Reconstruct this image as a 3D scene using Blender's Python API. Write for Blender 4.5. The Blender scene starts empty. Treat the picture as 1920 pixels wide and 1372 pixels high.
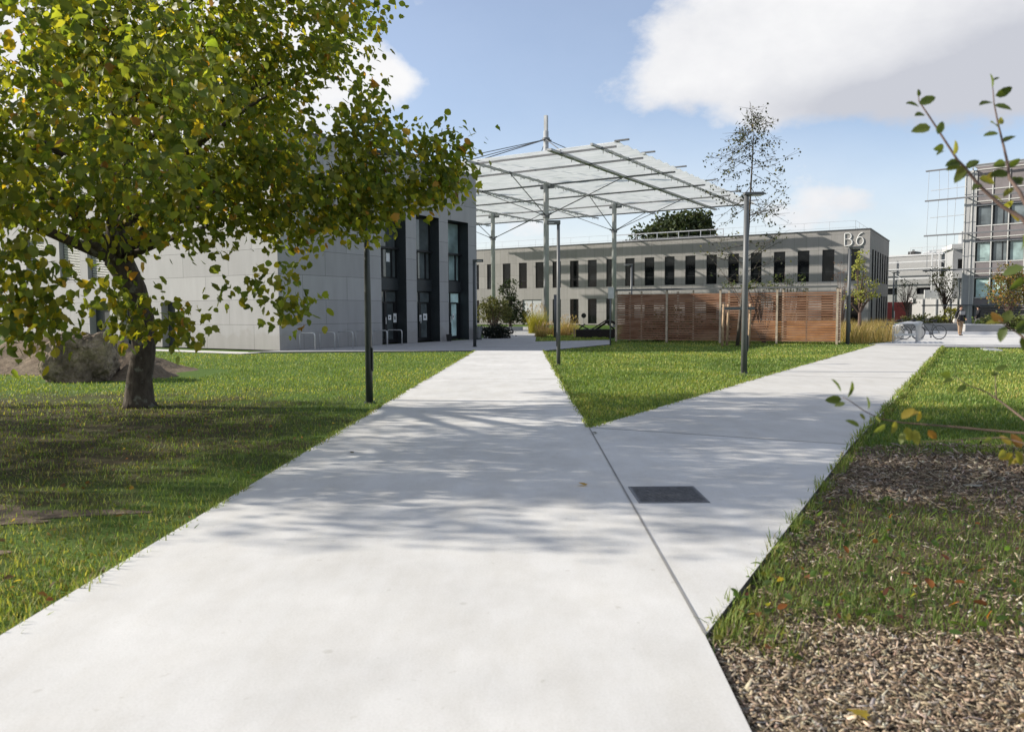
import bpy, bmesh, math, random
import numpy as np
from mathutils import Vector, Matrix
random.seed(7); RNG = np.random.default_rng(11)
C = bpy.context.scene.collection
R = math.radians
# ------------------------------------------------------------------ camera geometry
F_PX, CAM_Z = 1470.0, 1.5
PITCH, ROLL = math.atan((686-585)/1470), R(-0.3)
CAM_M = Matrix.Rotation(math.pi/2-PITCH, 3, 'X') @ Matrix.Rotation(ROLL, 3, 'Z')
def at(px, py, y):
    """point seen in that direction at a distance of y metres ahead"""
    d = CAM_M @ Vector(((px-960)/F_PX, -(py-686)/F_PX, -1)); t = y/d.y
    return Vector((0, 0, CAM_Z)) + d*t
TH = R(31.5)                                   # the campus grid is turned against the view
U = Vector((math.sin(TH), math.cos(TH), 0)); V = Vector((-math.cos(TH), math.sin(TH), 0))
GRID = math.pi/2-TH
SUN_B, SUN_E = R(7), R(27)                     # sun to the left, a little ahead
SUN_D = Vector((math.cos(SUN_B)*math.cos(SUN_E), -math.sin(SUN_B)*math.cos(SUN_E), -math.sin(SUN_E)))

# ------------------------------------------------------------------ materials
class NT:
    def __init__(s, name):
        s.m = bpy.data.materials.new(name); s.m.use_nodes = True
        s.t = s.m.node_tree; s.t.nodes.clear()
        s.out = s.n('ShaderNodeOutputMaterial')
    def n(s, typ, **kw):
        nd = s.t.nodes.new(typ)
        for k, v in kw.items(): setattr(nd, k, v)
        return nd
    def l(s, a, b): s.t.links.new(a, b)
    def coord(s, kind='Object', scale=None):
        c = s.n('ShaderNodeTexCoord').outputs[kind]
        if scale is None: return c
        mp = s.n('ShaderNodeMapping'); mp.inputs['Scale'].default_value = scale; s.l(c, mp.inputs[0]); return mp.outputs[0]
    def noise(s, vec, scale, detail=4, rough=.55):
        nd = s.n('ShaderNodeTexNoise'); nd.inputs['Scale'].default_value = scale
        nd.inputs['Detail'].default_value = detail; nd.inputs['Roughness'].default_value = rough
        s.l(vec, nd.inputs['Vector']); return nd.outputs['Fac']
    def ramp(s, fac, stops):
        nd = s.n('ShaderNodeValToRGB'); e = nd.color_ramp.elements
        while len(e) < len(stops): e.new(.5)
        for el, (p, c) in zip(e, stops): el.position = p; el.color = (*c, 1) if len(c) == 3 else c
        s.l(fac, nd.inputs[0]); return nd.outputs[0]
    def mix(s, fac, a, b, bt='MIX'):
        nd = s.n('ShaderNodeMix', data_type='RGBA', blend_type=bt)
        for inp, v in ((nd.inputs[0], fac), (nd.inputs[6], a), (nd.inputs[7], b)):
            if hasattr(v, 'links') or hasattr(v, 'is_linked'): s.l(v, inp)
            elif isinstance(v, (int, float)): inp.default_value = v
            else: inp.default_value = (*v, 1)
        return nd.outputs[2]
    def bump(s, h, strength=.3, dist=.02, nrm=None):
        nd = s.n('ShaderNodeBump'); nd.inputs['Strength'].default_value = strength; nd.inputs['Distance'].default_value = dist
        s.l(h, nd.inputs['Height'])
        if nrm is not None: s.l(nrm, nd.inputs['Normal'])
        return nd.outputs[0]
    def pbsdf(s, col=None, rough=.7, spec=.3, metal=0, nrm=None, link=True):
        b = s.n('ShaderNodeBsdfPrincipled'); b.inputs['Roughness'].default_value = rough
        b.inputs['Specular IOR Level'].default_value = spec; b.inputs['Metallic'].default_value = metal
        if col is not None:
            if hasattr(col, 'is_linked'): s.l(col, b.inputs['Base Color'])
            else: b.inputs['Base Color'].default_value = (*col, 1)
        if nrm is not None: s.l(nrm, b.inputs['Normal'])
        if link: s.l(b.outputs[0], s.out.inputs[0])
        return b

def plain(name, col, rough=.6, var=.12, scale=3., spec=.3, metal=0, bump=0, bscale=60):
    t = NT(name); co = t.coord()
    f = t.noise(co, scale)
    a = tuple(min(1, c*(1-var)) for c in col); b = tuple(min(1, c*(1+var)) for c in col)
    c = t.ramp(f, [(.3, a), (.7, b)])
    nr = t.bump(t.noise(co, bscale, 3), bump) if bump else None
    t.pbsdf(c, rough, spec, metal, nr); return t.m

def panel_mat(name, col, axis, bw, bh, off=.5, joint=.35):
    """fibre-cement cladding: sheets with thin open joints and faint sheet-to-sheet tone changes"""
    t = NT(name); co = t.coord(); sep = t.n('ShaderNodeSeparateXYZ'); t.l(co, sep.inputs[0])
    cb = t.n('ShaderNodeCombineXYZ'); t.l(sep.outputs[axis], cb.inputs[0]); t.l(sep.outputs[2], cb.inputs[1])
    br = t.n('ShaderNodeTexBrick'); br.offset = off; br.inputs['Scale'].default_value = 1
    br.inputs['Brick Width'].default_value = bw; br.inputs['Row Height'].default_value = bh
    br.inputs['Mortar Size'].default_value = .008; br.inputs['Mortar Smooth'].default_value = .1
    a = tuple(c*.91 for c in col); b = tuple(c*1.07 for c in col)
    br.inputs['Color1'].default_value = (*a, 1); br.inputs['Color2'].default_value = (*b, 1)
    br.inputs['Mortar'].default_value = (*[c*joint for c in col], 1)
    t.l(cb.outputs[0], br.inputs['Vector'])
    st = t.coord(scale=(.6, .6, .12))
    f = t.noise(st, 4, 5)
    c = t.mix(1., br.outputs['Color'], t.ramp(f, [(.3, (.88, .88, .87)), (.7, (1, 1, 1))]), 'MULTIPLY')
    zz = t.n('ShaderNodeMath', operation='ADD'); t.l(sep.outputs[2], zz.inputs[0]); nz = t.n('ShaderNodeMath', operation='MULTIPLY'); t.l(t.noise(co, 1.7, 5), nz.inputs[0]); nz.inputs[1].default_value = -1.1; t.l(nz.outputs[0], zz.inputs[1])
    c = t.mix(1., c, t.ramp(zz.outputs[0], [(0, (.9, .885, .86)), (.2, (1, 1, 1))]), 'MULTIPLY')     # splash dirt along the foot
    t.pbsdf(c, .75, .25, 0, t.bump(br.outputs['Fac'], -.3, .02)); return t.m

def attr_mat(name, rough=.6, transl=0., spec=.3, bumpy=0.):
    t = NT(name); a = t.n('ShaderNodeAttribute'); a.attribute_name = 'tint'
    b = t.pbsdf(a.outputs['Color'], rough, spec, link=False)
    if bumpy: t.l(t.bump(t.noise(t.coord(), 60, 3), bumpy), b.inputs['Normal'])
    if transl:
        tr = t.n('ShaderNodeBsdfTranslucent'); cc = t.mix(1., a.outputs['Color'], (1.5, 1.45, .5), 'MULTIPLY'); t.l(cc, tr.inputs[0])
        mx = t.n('ShaderNodeMixShader'); mx.inputs[0].default_value = transl
        t.l(b.outputs[0], mx.inputs[1]); t.l(tr.outputs[0], mx.inputs[2]); t.l(mx.outputs[0], t.out.inputs[0])
    else: t.l(b.outputs[0], t.out.inputs[0])
    return t.m

M = {}
def concrete(name, col, amt=.1):
    t = NT(name); co = t.coord()
    big = t.ramp(t.noise(co, .7, 8, .65), [(.34, tuple(c*(1-amt) for c in col)), (.7, tuple(min(1, c*(1+amt*.5)) for c in col))])
    fine = t.ramp(t.noise(co, 90, 3, .7), [(.3, (.88, .88, .87)), (.62, (1, 1, 1))])
    mid = t.ramp(t.noise(t.coord(scale=(1, .35, 1)), 3.5, 6, .7), [(.35, (.92, .91, .89)), (.6, (1, 1, 1))])
    c = t.mix(1., t.mix(1., big, fine, 'MULTIPLY'), mid, 'MULTIPLY')
    spots = t.ramp(t.noise(co, 14, 2, .4), [(.24, (.86, .85, .83)), (.3, (1, 1, 1))])
    c = t.mix(1., c, spots, 'MULTIPLY')
    t.pbsdf(c, .85, .2, 0, t.bump(t.noise(co, 140, 4, .7), .12, .01)); return t.m
M['path'] = concrete('pale_concrete', (.585, .579, .562), .13)
M['path2'] = concrete('warm_concrete', (.53, .52, .495))
M['plaza'] = concrete('grey_concrete', (.36, .36, .36))
M['band'] = concrete('band_concrete', (.33, .33, .335))
M['joint'] = plain('joint_gap', (.22, .215, .205), .9)
M['edge'] = plain('slab_side', (.10, .095, .085), .9, .3, 8, bump=.4)

def ground_mat(name, stops, sc, sc2, bump=.5):
    t = NT(name); co = t.coord()
    f = t.noise(co, sc, 6, .65); g = t.noise(co, sc2, 4, .7)
    c = t.ramp(f, stops)
    c = t.mix(1., c, t.ramp(g, [(.3, (.55, .55, .55)), (.7, (1.25, 1.25, 1.2))]), 'MULTIPLY')
    t.pbsdf(c, .95, .1, 0, t.bump(g, bump, .04)); return t.m
def lawn_mat():
    """turf soil, worn brown and thin in a ragged area under the big trees"""
    t = NT('lawn_soil'); co = t.coord(); g = t.noise(co, 30, 4, .7)
    grn = t.ramp(t.noise(co, .5, 6, .65), [(.3, (.07, .12, .024)), (.55, (.09, .15, .03)), (.8, (.12, .165, .04))])
    dry = t.ramp(t.noise(co, 1.1, 6, .65), [(.3, (.05, .055, .02)), (.5, (.075, .06, .034)), (.7, (.06, .07, .022))])
    mp = t.n('ShaderNodeMapping'); mp.inputs['Location'].default_value = (7.6/5.6, -9.6/6.2, 0); mp.inputs['Scale'].default_value = (1/5.6, 1/6.2, 1); t.l(co, mp.inputs[0])
    ln = t.n('ShaderNodeVectorMath', operation='LENGTH'); t.l(mp.outputs[0], ln.inputs[0])
    nz = t.n('ShaderNodeMath', operation='MULTIPLY_ADD'); t.l(t.noise(co, .9, 7, .65), nz.inputs[0]); nz.inputs[1].default_value = 1.5; t.l(ln.outputs['Value'], nz.inputs[2])
    mr = t.n('ShaderNodeMapRange', interpolation_type='SMOOTHSTEP'); mr.inputs[1].default_value = 1.35; mr.inputs[2].default_value = 1.95; t.l(nz.outputs[0], mr.inputs[0])
    c = t.mix(mr.outputs[0], dry, grn)
    c = t.mix(1., c, t.ramp(g, [(.3, (.55, .55, .55)), (.7, (1.25, 1.25, 1.2))]), 'MULTIPLY')
    t.pbsdf(c, .95, .1, 0, t.bump(g, .5, .04)); return t.m
M['lawn'] = lawn_mat()
M['soil'] = ground_mat('bare_soil', [(.3, (.12, .09, .065)), (.6, (.19, .15, .11)), (.8, (.10, .10, .045))], 1.2, 9, 1.)
M['mulch'] = ground_mat('mulch_soil', [(.3, (.075, .055, .04)), (.6, (.16, .12, .085)), (.8, (.10, .08, .045))], 2.5, 40, 1.)
M['leaf'] = attr_mat('leaf', .45, .62, .3)
M['grass'] = attr_mat('grass_blade', .6, .35, .2)
M['chip'] = attr_mat('wood_chip', .85, 0, .15)
M['dull_leaf'] = attr_mat('dull_leaf', .6, .25, .2)

def bark(name, c0, c1, c2, sc=9):
    t = NT(name); co = t.coord(scale=(1, 1, .45))
    n1 = t.noise(co, sc, 7, .7); n2 = t.noise(t.coord(), 5, 4, .6)
    vo = t.n('ShaderNodeTexVoronoi'); vo.inputs['Scale'].default_value = sc*1.6; t.l(co, vo.inputs['Vector'])
    c = t.ramp(n1, [(.3, c0), (.6, c1)])
    c = t.mix(t.ramp(n2, [(.58, (0, 0, 0)), (.66, (1, 1, 1))]), c, c2)
    h = t.mix(.5, n1, vo.outputs['Distance'])
    t.pbsdf(c, .9, .15, 0, t.bump(h, .8, .03)); return t.m
M['bark'] = bark('dark_bark', (.035, .028, .022), (.085, .07, .055), (.15, .15, .12))
M['bark_pale'] = bark('pale_bark', (.16, .13, .10), (.26, .22, .17), (.30, .28, .24))
M['bark_dark'] = bark('slim_bark', (.05, .042, .035), (.10, .085, .07), (.13, .12, .10))
M['twig'] = plain('twig_bark', (.12, .08, .065), .7, .3, 20)
M['clad'] = panel_mat('grey_cladding_front', (.345, .342, .345), 1, 3.0, 1.03)
M['clad_side'] = panel_mat('grey_cladding_entrance', (.345, .342, .345), 0, 2.63, 1.03, .5)
M['b6_front'] = panel_mat('taupe_cladding_front', (.265, .256, .248), 1, 1.135, 1.45, 0)
M['b6_side'] = panel_mat('taupe_cladding_side', (.265, .256, .248), 0, 1.0, 1.45, 0)
M['clad_dark'] = plain('cladding_return', (.30, .30, .30), .7)
M['roofing'] = plain('roof_membrane', (.35, .35, .36), .8)
M['capping'] = plain('roof_capping', (.06, .06, .065), .5, .1)
M['anthracite'] = plain('anthracite_aluminium', (.03, .036, .04), .45, .15, 2, .4)
M['frame_dark'] = plain('dark_window_frame', (.014, .015, .017), .4)
M['steel'] = plain('painted_steel', (.34, .35, .355), .42, .12, 2, .5)
M['steel_dark'] = plain('grey_beam_paint', (.12, .125, .135), .5, .1, 2)
M['galv'] = plain('galvanised_steel', (.45, .46, .47), .35, .12, 5, .5, .35)
M['lamp_grey'] = plain('lamp_post_paint', (.10, .105, .108), .45, .12, 3, .4)
M['lamp_dark'] = plain('lamp_post_dark_paint', (.035, .042, .042), .4, .12, 3, .45)
M['cable'] = plain('steel_cable', (.10, .105, .11), .5)
M['white'] = plain('white_paint', (.78, .78, .77), .5, .05)
M['paper'] = plain('white_paper', (.72, .74, .75), .7, .06, 8)
M['lens'] = plain('lamp_lens', (.65, .66, .66), .3, .05)
M['black'] = plain('black_plastic', (.012, .012, .013), .5)
M['timber_dark'] = plain('dark_timber', (.022, .016, .014), .75, .3, 6, bump=.3)
M['rail'] = plain('guard_rail_steel', (.42, .43, .44), .4, .05, 2, .4, .3)
M['iron'] = None
def glass(name, col=(.008, .009, .01), rough=.04, spec=.22):
    t = NT(name); co = t.coord()
    c = t.ramp(t.noise(co, .8, 3), [(.35, tuple(x*.6 for x in col)), (.7, tuple(x*1.6 for x in col))])
    oi = t.n('ShaderNodeObjectInfo'); c = t.mix(1., c, t.ramp(oi.outputs['Random'], [(0, (.6, .6, .6)), (.7, (1.2, 1.2, 1.2)), (1, (3.2, 3.1, 3.0))]), 'MULTIPLY')
    w = t.bump(t.noise(co, .7, 2), .02, .05)
    t.pbsdf(c, rough, spec, 0, w); return t.m
M['glass'] = glass('dark_glass')
M['glass_reflection'] = glass('sky_reflection_glass', (.19, .26, .26), .08, .6)  # pale green-grey sky reflection put into the base colour
M['glass_door'] = glass('door_glass', (.085, .10, .104), .05, .7)
M['glass_tower'] = glass('tower_glass', (.10, .12, .13), .1, .6)

def timber():
    t = NT('weathered_slats'); co = t.coord(); sep = t.n('ShaderNodeSeparateXYZ'); t.l(co, sep.inputs[0])
    fl = t.n('ShaderNodeMath', operation='MULTIPLY'); fl.inputs[1].default_value = 1/.115; t.l(sep.outputs[2], fl.inputs[0])
    fo = t.n('ShaderNodeMath', operation='FLOOR'); t.l(fl.outputs[0], fo.inputs[0])
    cb = t.n('ShaderNodeCombineXYZ'); t.l(fo.outputs[0], cb.inputs[2])
    x1 = t.n('ShaderNodeMath', operation='MULTIPLY'); x1.inputs[1].default_value = .6; t.l(sep.outputs[0], x1.inputs[0]); t.l(x1.outputs[0], cb.inputs[0])
    f = t.noise(cb.outputs[0], 1.3, 2, .5)
    g = t.noise(t.coord(scale=(1.5, 30, 30)), 2.5, 4)
    c = t.ramp(f, [(.25, (.15, .078, .048)), (.45, (.24, .128, .08)), (.6, (.31, .19, .13)), (.75, (.31, .15, .065))])
    c = t.mix(1., c, t.ramp(g, [(.3, (.7, .7, .7)), (.7, (1.15, 1.1, 1.05))]), 'MULTIPLY')
    t.pbsdf(c, .8, .15, 0, t.bump(g, .3, .004)); return t.m
M['slat'] = timber()
M['slat_glow'] = plain('glow_timber', (.45, .21, .07), .75, .25, 3)  # orange of sun and grasses behind the screen, painted into the timber colour
M['post_wood'] = plain('pale_post_timber', (.40, .33, .25), .8, .25, 7, bump=.3)
M['stake'] = plain('stake_timber', (.34, .24, .15), .8, .3, 9, bump=.4)

def corrugated():
    """milky polycarbonate sheet: diffuses the light that comes through it"""
    t = NT('milky_polycarbonate'); co = t.coord()
    st = t.ramp(t.noise(t.coord(scale=(6, .25, 1)), 2, 4), [(.3, (.72, .75, .75)), (.5, (.89, .90, .90)), (.7, (.98, .98, .98))])
    d = t.n('ShaderNodeBsdfDiffuse'); t.l(st, d.inputs[0])
    tr = t.n('ShaderNodeBsdfTranslucent'); t.l(st, tr.inputs[0])
    mx = t.n('ShaderNodeMixShader'); mx.inputs[0].default_value = .75; t.l(d.outputs[0], mx.inputs[1]); t.l(tr.outputs[0], mx.inputs[2])
    gl = t.n('ShaderNodeBsdfGlossy'); gl.inputs['Roughness'].default_value = .25
    m2 = t.n('ShaderNodeMixShader'); m2.inputs[0].default_value = .05; t.l(mx.outputs[0], m2.inputs[1]); t.l(gl.outputs[0], m2.inputs[2])
    t.l(m2.outputs[0], t.out.inputs[0]); return t.m
M['poly'] = corrugated()

def rock_mat():
    t = NT('boulder_stone'); co = t.coord()
    a = t.noise(co, 1.6, 8, .65); b = t.noise(co, 9, 6, .7)
    c = t.ramp(a, [(.3, (.075, .064, .055)), (.46, (.20, .168, .138)), (.6, (.38, .325, .255)), (.75, (.15, .125, .105))])
    c = t.mix(1., c, t.ramp(b, [(.3, (.55, .53, .5)), (.7, (1.2, 1.15, 1.1))]), 'MULTIPLY')
    t.pbsdf(c, .95, .1, 0, t.bump(b, 1., .06)); return t.m
M['rock'] = rock_mat()
def grate_mat():
    t = NT('cast_iron'); co = t.coord()
    f = t.noise(co, 16, 5, .7)
    c = t.ramp(f, [(.35, (.07, .071, .073)), (.6, (.125, .126, .128)), (.75, (.21, .20, .19))])
    t.pbsdf(c, .7, .35, .2, t.bump(t.noise(co, 60, 3), .5, .01)); return t.m
M['iron'] = grate_mat()

# ------------------------------------------------------------------ mesh helpers
class MB:
    def __init__(s): s.v = []; s.f = []; s.m = []; s.mi = 0
    def mat(s, i): s.mi = i; return s
    def add(s, vs, fs):
        o = len(s.v); s.v += [tuple(v) for v in vs]
        for f in fs: s.f.append(tuple(o+i for i in f)); s.m.append(s.mi)
        return s
    def box(s, o, a, b, c):
        o, a, b, c = Vector(o), Vector(a), Vector(b), Vector(c)
        vs = [o, o+a, o+a+b, o+b, o+c, o+a+c, o+a+b+c, o+b+c]
        return s.add(vs, [(3, 2, 1, 0), (4, 5, 6, 7), (0, 1, 5, 4), (1, 2, 6, 5), (2, 3, 7, 6), (3, 0, 4, 7)])
    def bx(s, x0, x1, y0, y1, z0, z1): return s.box((x0, y0, z0), (x1-x0, 0, 0), (0, y1-y0, 0), (0, 0, z1-z0))
    def bar(s, p, q, w, h, up=(0, 0, 1)):
        p, q = Vector(p), Vector(q); d = (q-p); up = Vector(up)
        if abs(d.normalized().dot(up)) > .98: up = Vector((1, 0, 0))
        sd = d.cross(up).normalized()*w; u2 = sd.cross(d).normalized()*h
        return s.box(p-sd/2-u2/2, d, sd, u2)
    def tube(s, pts, rad, n=8, caps=True):
        pts = [Vector(p) for p in pts]
        if not isinstance(rad, (list, tuple)): rad = [rad]*len(pts)
        o = len(s.v); ref = None
        for i, p in enumerate(pts):
            d = (pts[min(i+1, len(pts)-1)]-pts[max(i-1, 0)])
            d = d.normalized() if d.length > 1e-9 else Vector((0, 0, 1))
            if ref is None:
                ref = Vector((1, 0, 0)) if abs(d.x) < .8 else Vector((0, 1, 0))
            a = (ref-d*ref.dot(d)).normalized(); b = d.cross(a); ref = a
            for k in range(n):
                t = 2*math.pi*k/n; s.v.append(tuple(p+(a*math.cos(t)+b*math.sin(t))*rad[i]))
        for i in range(len(pts)-1):
            for k in range(n):
                k2 = (k+1) % n
                s.f.append((o+i*n+k, o+i*n+k2, o+(i+1)*n+k2, o+(i+1)*n+k)); s.m.append(s.mi)
        if caps:
            s.f.append(tuple(o+k for k in reversed(range(n)))); s.m.append(s.mi)
            e = o+(len(pts)-1)*n; s.f.append(tuple(e+k for k in range(n))); s.m.append(s.mi)
        return s
    def disc(s, c, nrm, r, th, n=20):
        c, nrm = Vector(c), Vector(nrm).normalized(); return s.tube([c-nrm*th/2, c+nrm*th/2], r, n)
    def prism(s, poly, z0, z1, top=True):
        n = len(poly); vs = [(p[0], p[1], z0) for p in poly]+[(p[0], p[1], z1) for p in poly]
        return s.add(vs, [tuple(range(n-1, -1, -1)), tuple(range(n, 2*n))]+[(i, (i+1) % n, n+(i+1) % n, n+i) for i in range(n)])
    def wall(s, o, ax, inn, L, H, holes, depth, z0=0):
        """wall sheet with real openings and their reveals; holes = (a0,a1,z0,z1)"""
        o, ax, inn = Vector(o), Vector(ax), Vector(inn)
        xs = sorted({0, L, *[h[0] for h in holes], *[h[1] for h in holes]}); zs = sorted({z0, H, *[h[2] for h in holes], *[h[3] for h in holes]})
        P = lambda a, z, d=0: o+ax*a+inn*d+Vector((0, 0, z))
        for i in range(len(xs)-1):
            for j in range(len(zs)-1):
                xm, zm = (xs[i]+xs[i+1])/2, (zs[j]+zs[j+1])/2
                if any(h[0] < xm < h[1] and h[2] < zm < h[3] for h in holes): continue
                s.add([P(xs[i], zs[j]), P(xs[i+1], zs[j]), P(xs[i+1], zs[j+1]), P(xs[i], zs[j+1])], [(0, 1, 2, 3)])
        k = s.mi; s.mi = 1
        for a0, a1, h0, h1 in holes:
            s.add([P(a0, h0), P(a0, h1), P(a0, h1, depth), P(a0, h0, depth)], [(0, 1, 2, 3)])
            s.add([P(a1, h0), P(a1, h1), P(a1, h1, depth), P(a1, h0, depth)], [(3, 2, 1, 0)])
            s.add([P(a0, h1), P(a1, h1), P(a1, h1, depth), P(a0, h1, depth)], [(0, 1, 2, 3)])
            if h0 > z0+.01: s.add([P(a0, h0), P(a1, h0), P(a1, h0, depth), P(a0, h0, depth)], [(3, 2, 1, 0)])
        s.mi = k; return s
    def build(s, name, mats, parent=None, smooth=False, loc=None, rz=0, bevel=0):
        me = bpy.data.meshes.new(name); me.from_pydata(s.v, [], s.f)
        if not isinstance(mats, (list, tuple)): mats = [mats]
        for m in mats: me.materials.append(m)
        if len(mats) > 1: me.polygons.foreach_set('material_index', s.m)
        bm = bmesh.new(); bm.from_mesh(me); bmesh.ops.recalc_face_normals(bm, faces=bm.faces); bm.to_mesh(me); bm.free()
        if smooth: me.polygons.foreach_set('use_smooth', [True]*len(me.polygons))
        o = bpy.data.objects.new(name, me); C.objects.link(o)
        if parent: o.parent = parent
        if loc is not None: o.location = loc
        o.rotation_euler.z = rz
        if bevel:
            b = o.modifiers.new('bevel', 'BEVEL'); b.width = bevel; b.segments = 2; b.limit_method = 'ANGLE'
        return o

def tag(o, label, cat, group=None):
    o['label'] = label; o['category'] = cat
    if group: o['group'] = group
    return o
def T(name, label, cat, loc=(0, 0, 0), rz=0, group=None):
    o = bpy.data.objects.new(name, None); C.objects.link(o); o.location = loc; o.rotation_euler.z = rz
    o.empty_display_size = .2
    return tag(o, label, cat, group)
def struct(o, kind='structure'): o['kind'] = kind; return o
def kids(o): return [c for c in bpy.data.objects if c.parent == o]
def dup(o, parent=None):
    c = o.copy(); C.objects.link(c)
    if parent: c.parent = parent
    for ch in kids(o): dup(ch, c)
    return c

def cards(name, tv, tf, pos, rot, scl, col, mat, parent=None, smooth=False):
    """many copies of one small template as a single mesh with a colour per copy"""
    tv = np.array(tv, float); N, K = len(pos), len(tv)
    scl = np.asarray(scl, float); scl = scl[:, None] if scl.ndim == 1 else scl
    co = np.einsum('nij,nkj->nki', rot, tv[None]*scl[:, None, :]) + pos[:, None, :]
    sizes = np.array([len(f) for f in tf]); flat = np.concatenate([np.array(f) for f in tf])
    loops = (flat[None]+np.arange(N)[:, None]*K).ravel(); tot = np.tile(sizes, N)
    start = np.concatenate([[0], np.cumsum(tot)[:-1]])
    me = bpy.data.meshes.new(name); me.vertices.add(N*K); me.vertices.foreach_set('co', co.ravel())
    me.loops.add(len(loops)); me.loops.foreach_set('vertex_index', loops.astype(np.int32))
    me.polygons.add(len(tot)); me.polygons.foreach_set('loop_start', start.astype(np.int32))
    me.update(calc_edges=True); me.validate()
    at_ = me.color_attributes.new('tint', 'FLOAT_COLOR', 'POINT')
    cc = np.ones((N, K, 4)); cc[:, :, :3] = np.asarray(col)[:, None, :]
    at_.data.foreach_set('color', cc.ravel())
    if smooth: me.polygons.foreach_set('use_smooth', [True]*len(me.polygons))
    me.materials.append(mat)
    o = bpy.data.objects.new(name, me); C.objects.link(o)
    if parent: o.parent = parent
    return o

def nrmz(a): return a/np.maximum(np.linalg.norm(a, axis=-1, keepdims=True), 1e-9)
def frames(axis, normal):
    y = nrmz(axis); x = nrmz(np.cross(y, normal)); z = np.cross(x, y); return np.stack([x, y, z], axis=-1)

# leaf outlines (x across, y along, z fold)
LOBED = [(0, 0, 0), (.30, .10, .05), (.52, .28, .09), (.36, .48, .06), (.34, .74, .05), (.12, .80, .02), (0, 1.05, -.06),
         (-.12, .80, .02), (-.34, .74, .05), (-.36, .48, .06), (-.52, .28, .09), (-.30, .10, .05), (0, .5, -.02)]
LOBED_F = [(0, 1, 2, 3, 12), (12, 3, 4, 5, 6), (0, 12, 9, 10, 11), (12, 6, 7, 8, 9)]
OVAL = [(0, 0, 0), (.22, .2, .06), (.27, .5, .08), (.16, .82, .02), (0, 1, -.08), (-.16, .82, .02), (-.27, .5, .08), (-.22, .2, .06), (0, .5, 0)]
OVAL_F = [(0, 1, 2, 8), (8, 2, 3, 4), (0, 8, 6, 7), (8, 4, 5, 6)]
DIAMOND = [(0, 0, 0), (.32, .45, .07), (0, 1, 0), (-.32, .45, .07)]
DIAMOND_F = [(0, 1, 2), (0, 2, 3)]
# ================================================================== setting
def sheet(name, poly, z0, z1, mats, kind='structure'):
    b = MB(); b.prism(poly, z0, z1); b.m = [1 if i != 1 else 0 for i in range(len(b.f))]
    return struct(b.build(name, mats), kind)
PATH_MAIN = [(-2.55, -4), (-2.41, 3.59), (-2.31, 6.56), (-2.03, 15.28), (-1.47, 30.85), (1.24, 30.55), (1.03, 15.12), (1.0, 10.07), (.89, 3.55), (.85, 2.7), (.6, -4)]
BR_NEAR = [(.893, 3.55), (3.80, 8.70), (1.003, 10.1)]
BR_FAR = [(1.003, 10.104), (3.80, 8.704), (4.9, 10.52), (17.59, 31.9), (15.84, 34.21), (6.27, 18.74)]
BAND = [(15.3, 33.6), (17.6, 31.905), (20.3, 31.1), (60, 14), (60.7, 15.7), (16.1, 35.0), (15.7, 34.4)]
PLAZA = [(-9.38, 31.67), (-10.3, 30.6), (-1.47, 30.854), (1.24, 30.554), (4.57, 36.2), (5.26, 41.7), (1.2, 40.0), (1.45, 47.), (1.8, 55), (2.4, 79), (-1.6, 81), (-2.6, 64), (-1.6, 47), (-1.95, 43.82)]
RPLAZA = [(16.1, 35.004), (60.7, 15.704), (70, 45), (33, 60), (28.5, 58), (21.95, 45.3), (18.4, 37.6)]
LAWN_L = [(-60, 2), (-60, -4), (-2.55, -4), (-2.41, 3.59), (-2.31, 6.56), (-2.03, 15.28), (-1.47, 30.85), (-10.2, 29.6), (-26, 39.3), (-60, 60)]
LAWN_T = [(1.0, 10.07), (1.03, 15.12), (1.24, 30.5), (4.57, 36.2), (5.26, 41.7), (16.2, 41), (16.2, 36.5), (15.84, 34.25), (6.27, 18.74)]
LAWN_R = [(3.85, 8.75), (4.9, 10.52), (17.59, 31.9), (20.3, 31.05), (60, 13.9), (60, 6), (14, 6.6), (5.0, 8.3)]
LAWN_M = [(1.2, 40.0), (5.26, 41.7), (5.6, 46), (7.3, 58), (1.8, 55)]
BED = [(.87, 2.7), (.9, 3.56), (3.82, 8.73), (5.0, 8.9), (14, 7.2), (14, -3), (.65, -3)]
g = MB(); g.bx(-900, 900, -60, 1400, -3, -.05); struct(g.build('ground', M['lawn']))
sheet('path', PATH_MAIN, -.12, 0, [M['path'], M['edge']])
sheet('path_junction', BR_NEAR, -.12, 0, [M['path'], M['edge']])
sheet('path_branch', BR_FAR, -.12, 0, [M['path2'], M['edge']])
sheet('paving_band', BAND, -.12, -.002, [M['band'], M['edge']])
sheet('plaza', PLAZA, -.12, -.002, [M['plaza'], M['edge']])
sheet('forecourt', RPLAZA, -.12, 0, [M['path'], M['edge']])
o = Vector((-9.38, 31.67, 0)) - U*1.2
fp = [o+V*-.3, o+V*26, o+V*26-U*1.0, o-U*1.0+V*-.3]
sheet('footpath', [(p.x, p.y) for p in fp], -.06, -.02, [M['path'], M['edge']])
j = MB()
def strip(p, q, w):
    p, q = Vector((*p, .004)), Vector((*q, .004)); s_ = (q-p).cross(Vector((0, 0, 1))).normalized()*w/2
    j.add([p-s_, q-s_, q+s_, p+s_], [(0, 1, 2, 3)])
strip((.995, 10.05), (.893, 3.56), .016); strip((1.0, 10.1), (3.80, 8.70), .016); strip((5.17, 18.49), (8.75, 17.2), .03); strip((-1.95, 17.6), (1.05, 17.5), .02)
strip((10.0, 25.1), (12.6, 23.8), .03)
struct(j.build('path_joints', M['joint']))
sheet('planting_bed', BED, -.08, -.044, [M['mulch'], M['mulch']])
from mathutils import noise as mnoise
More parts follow.
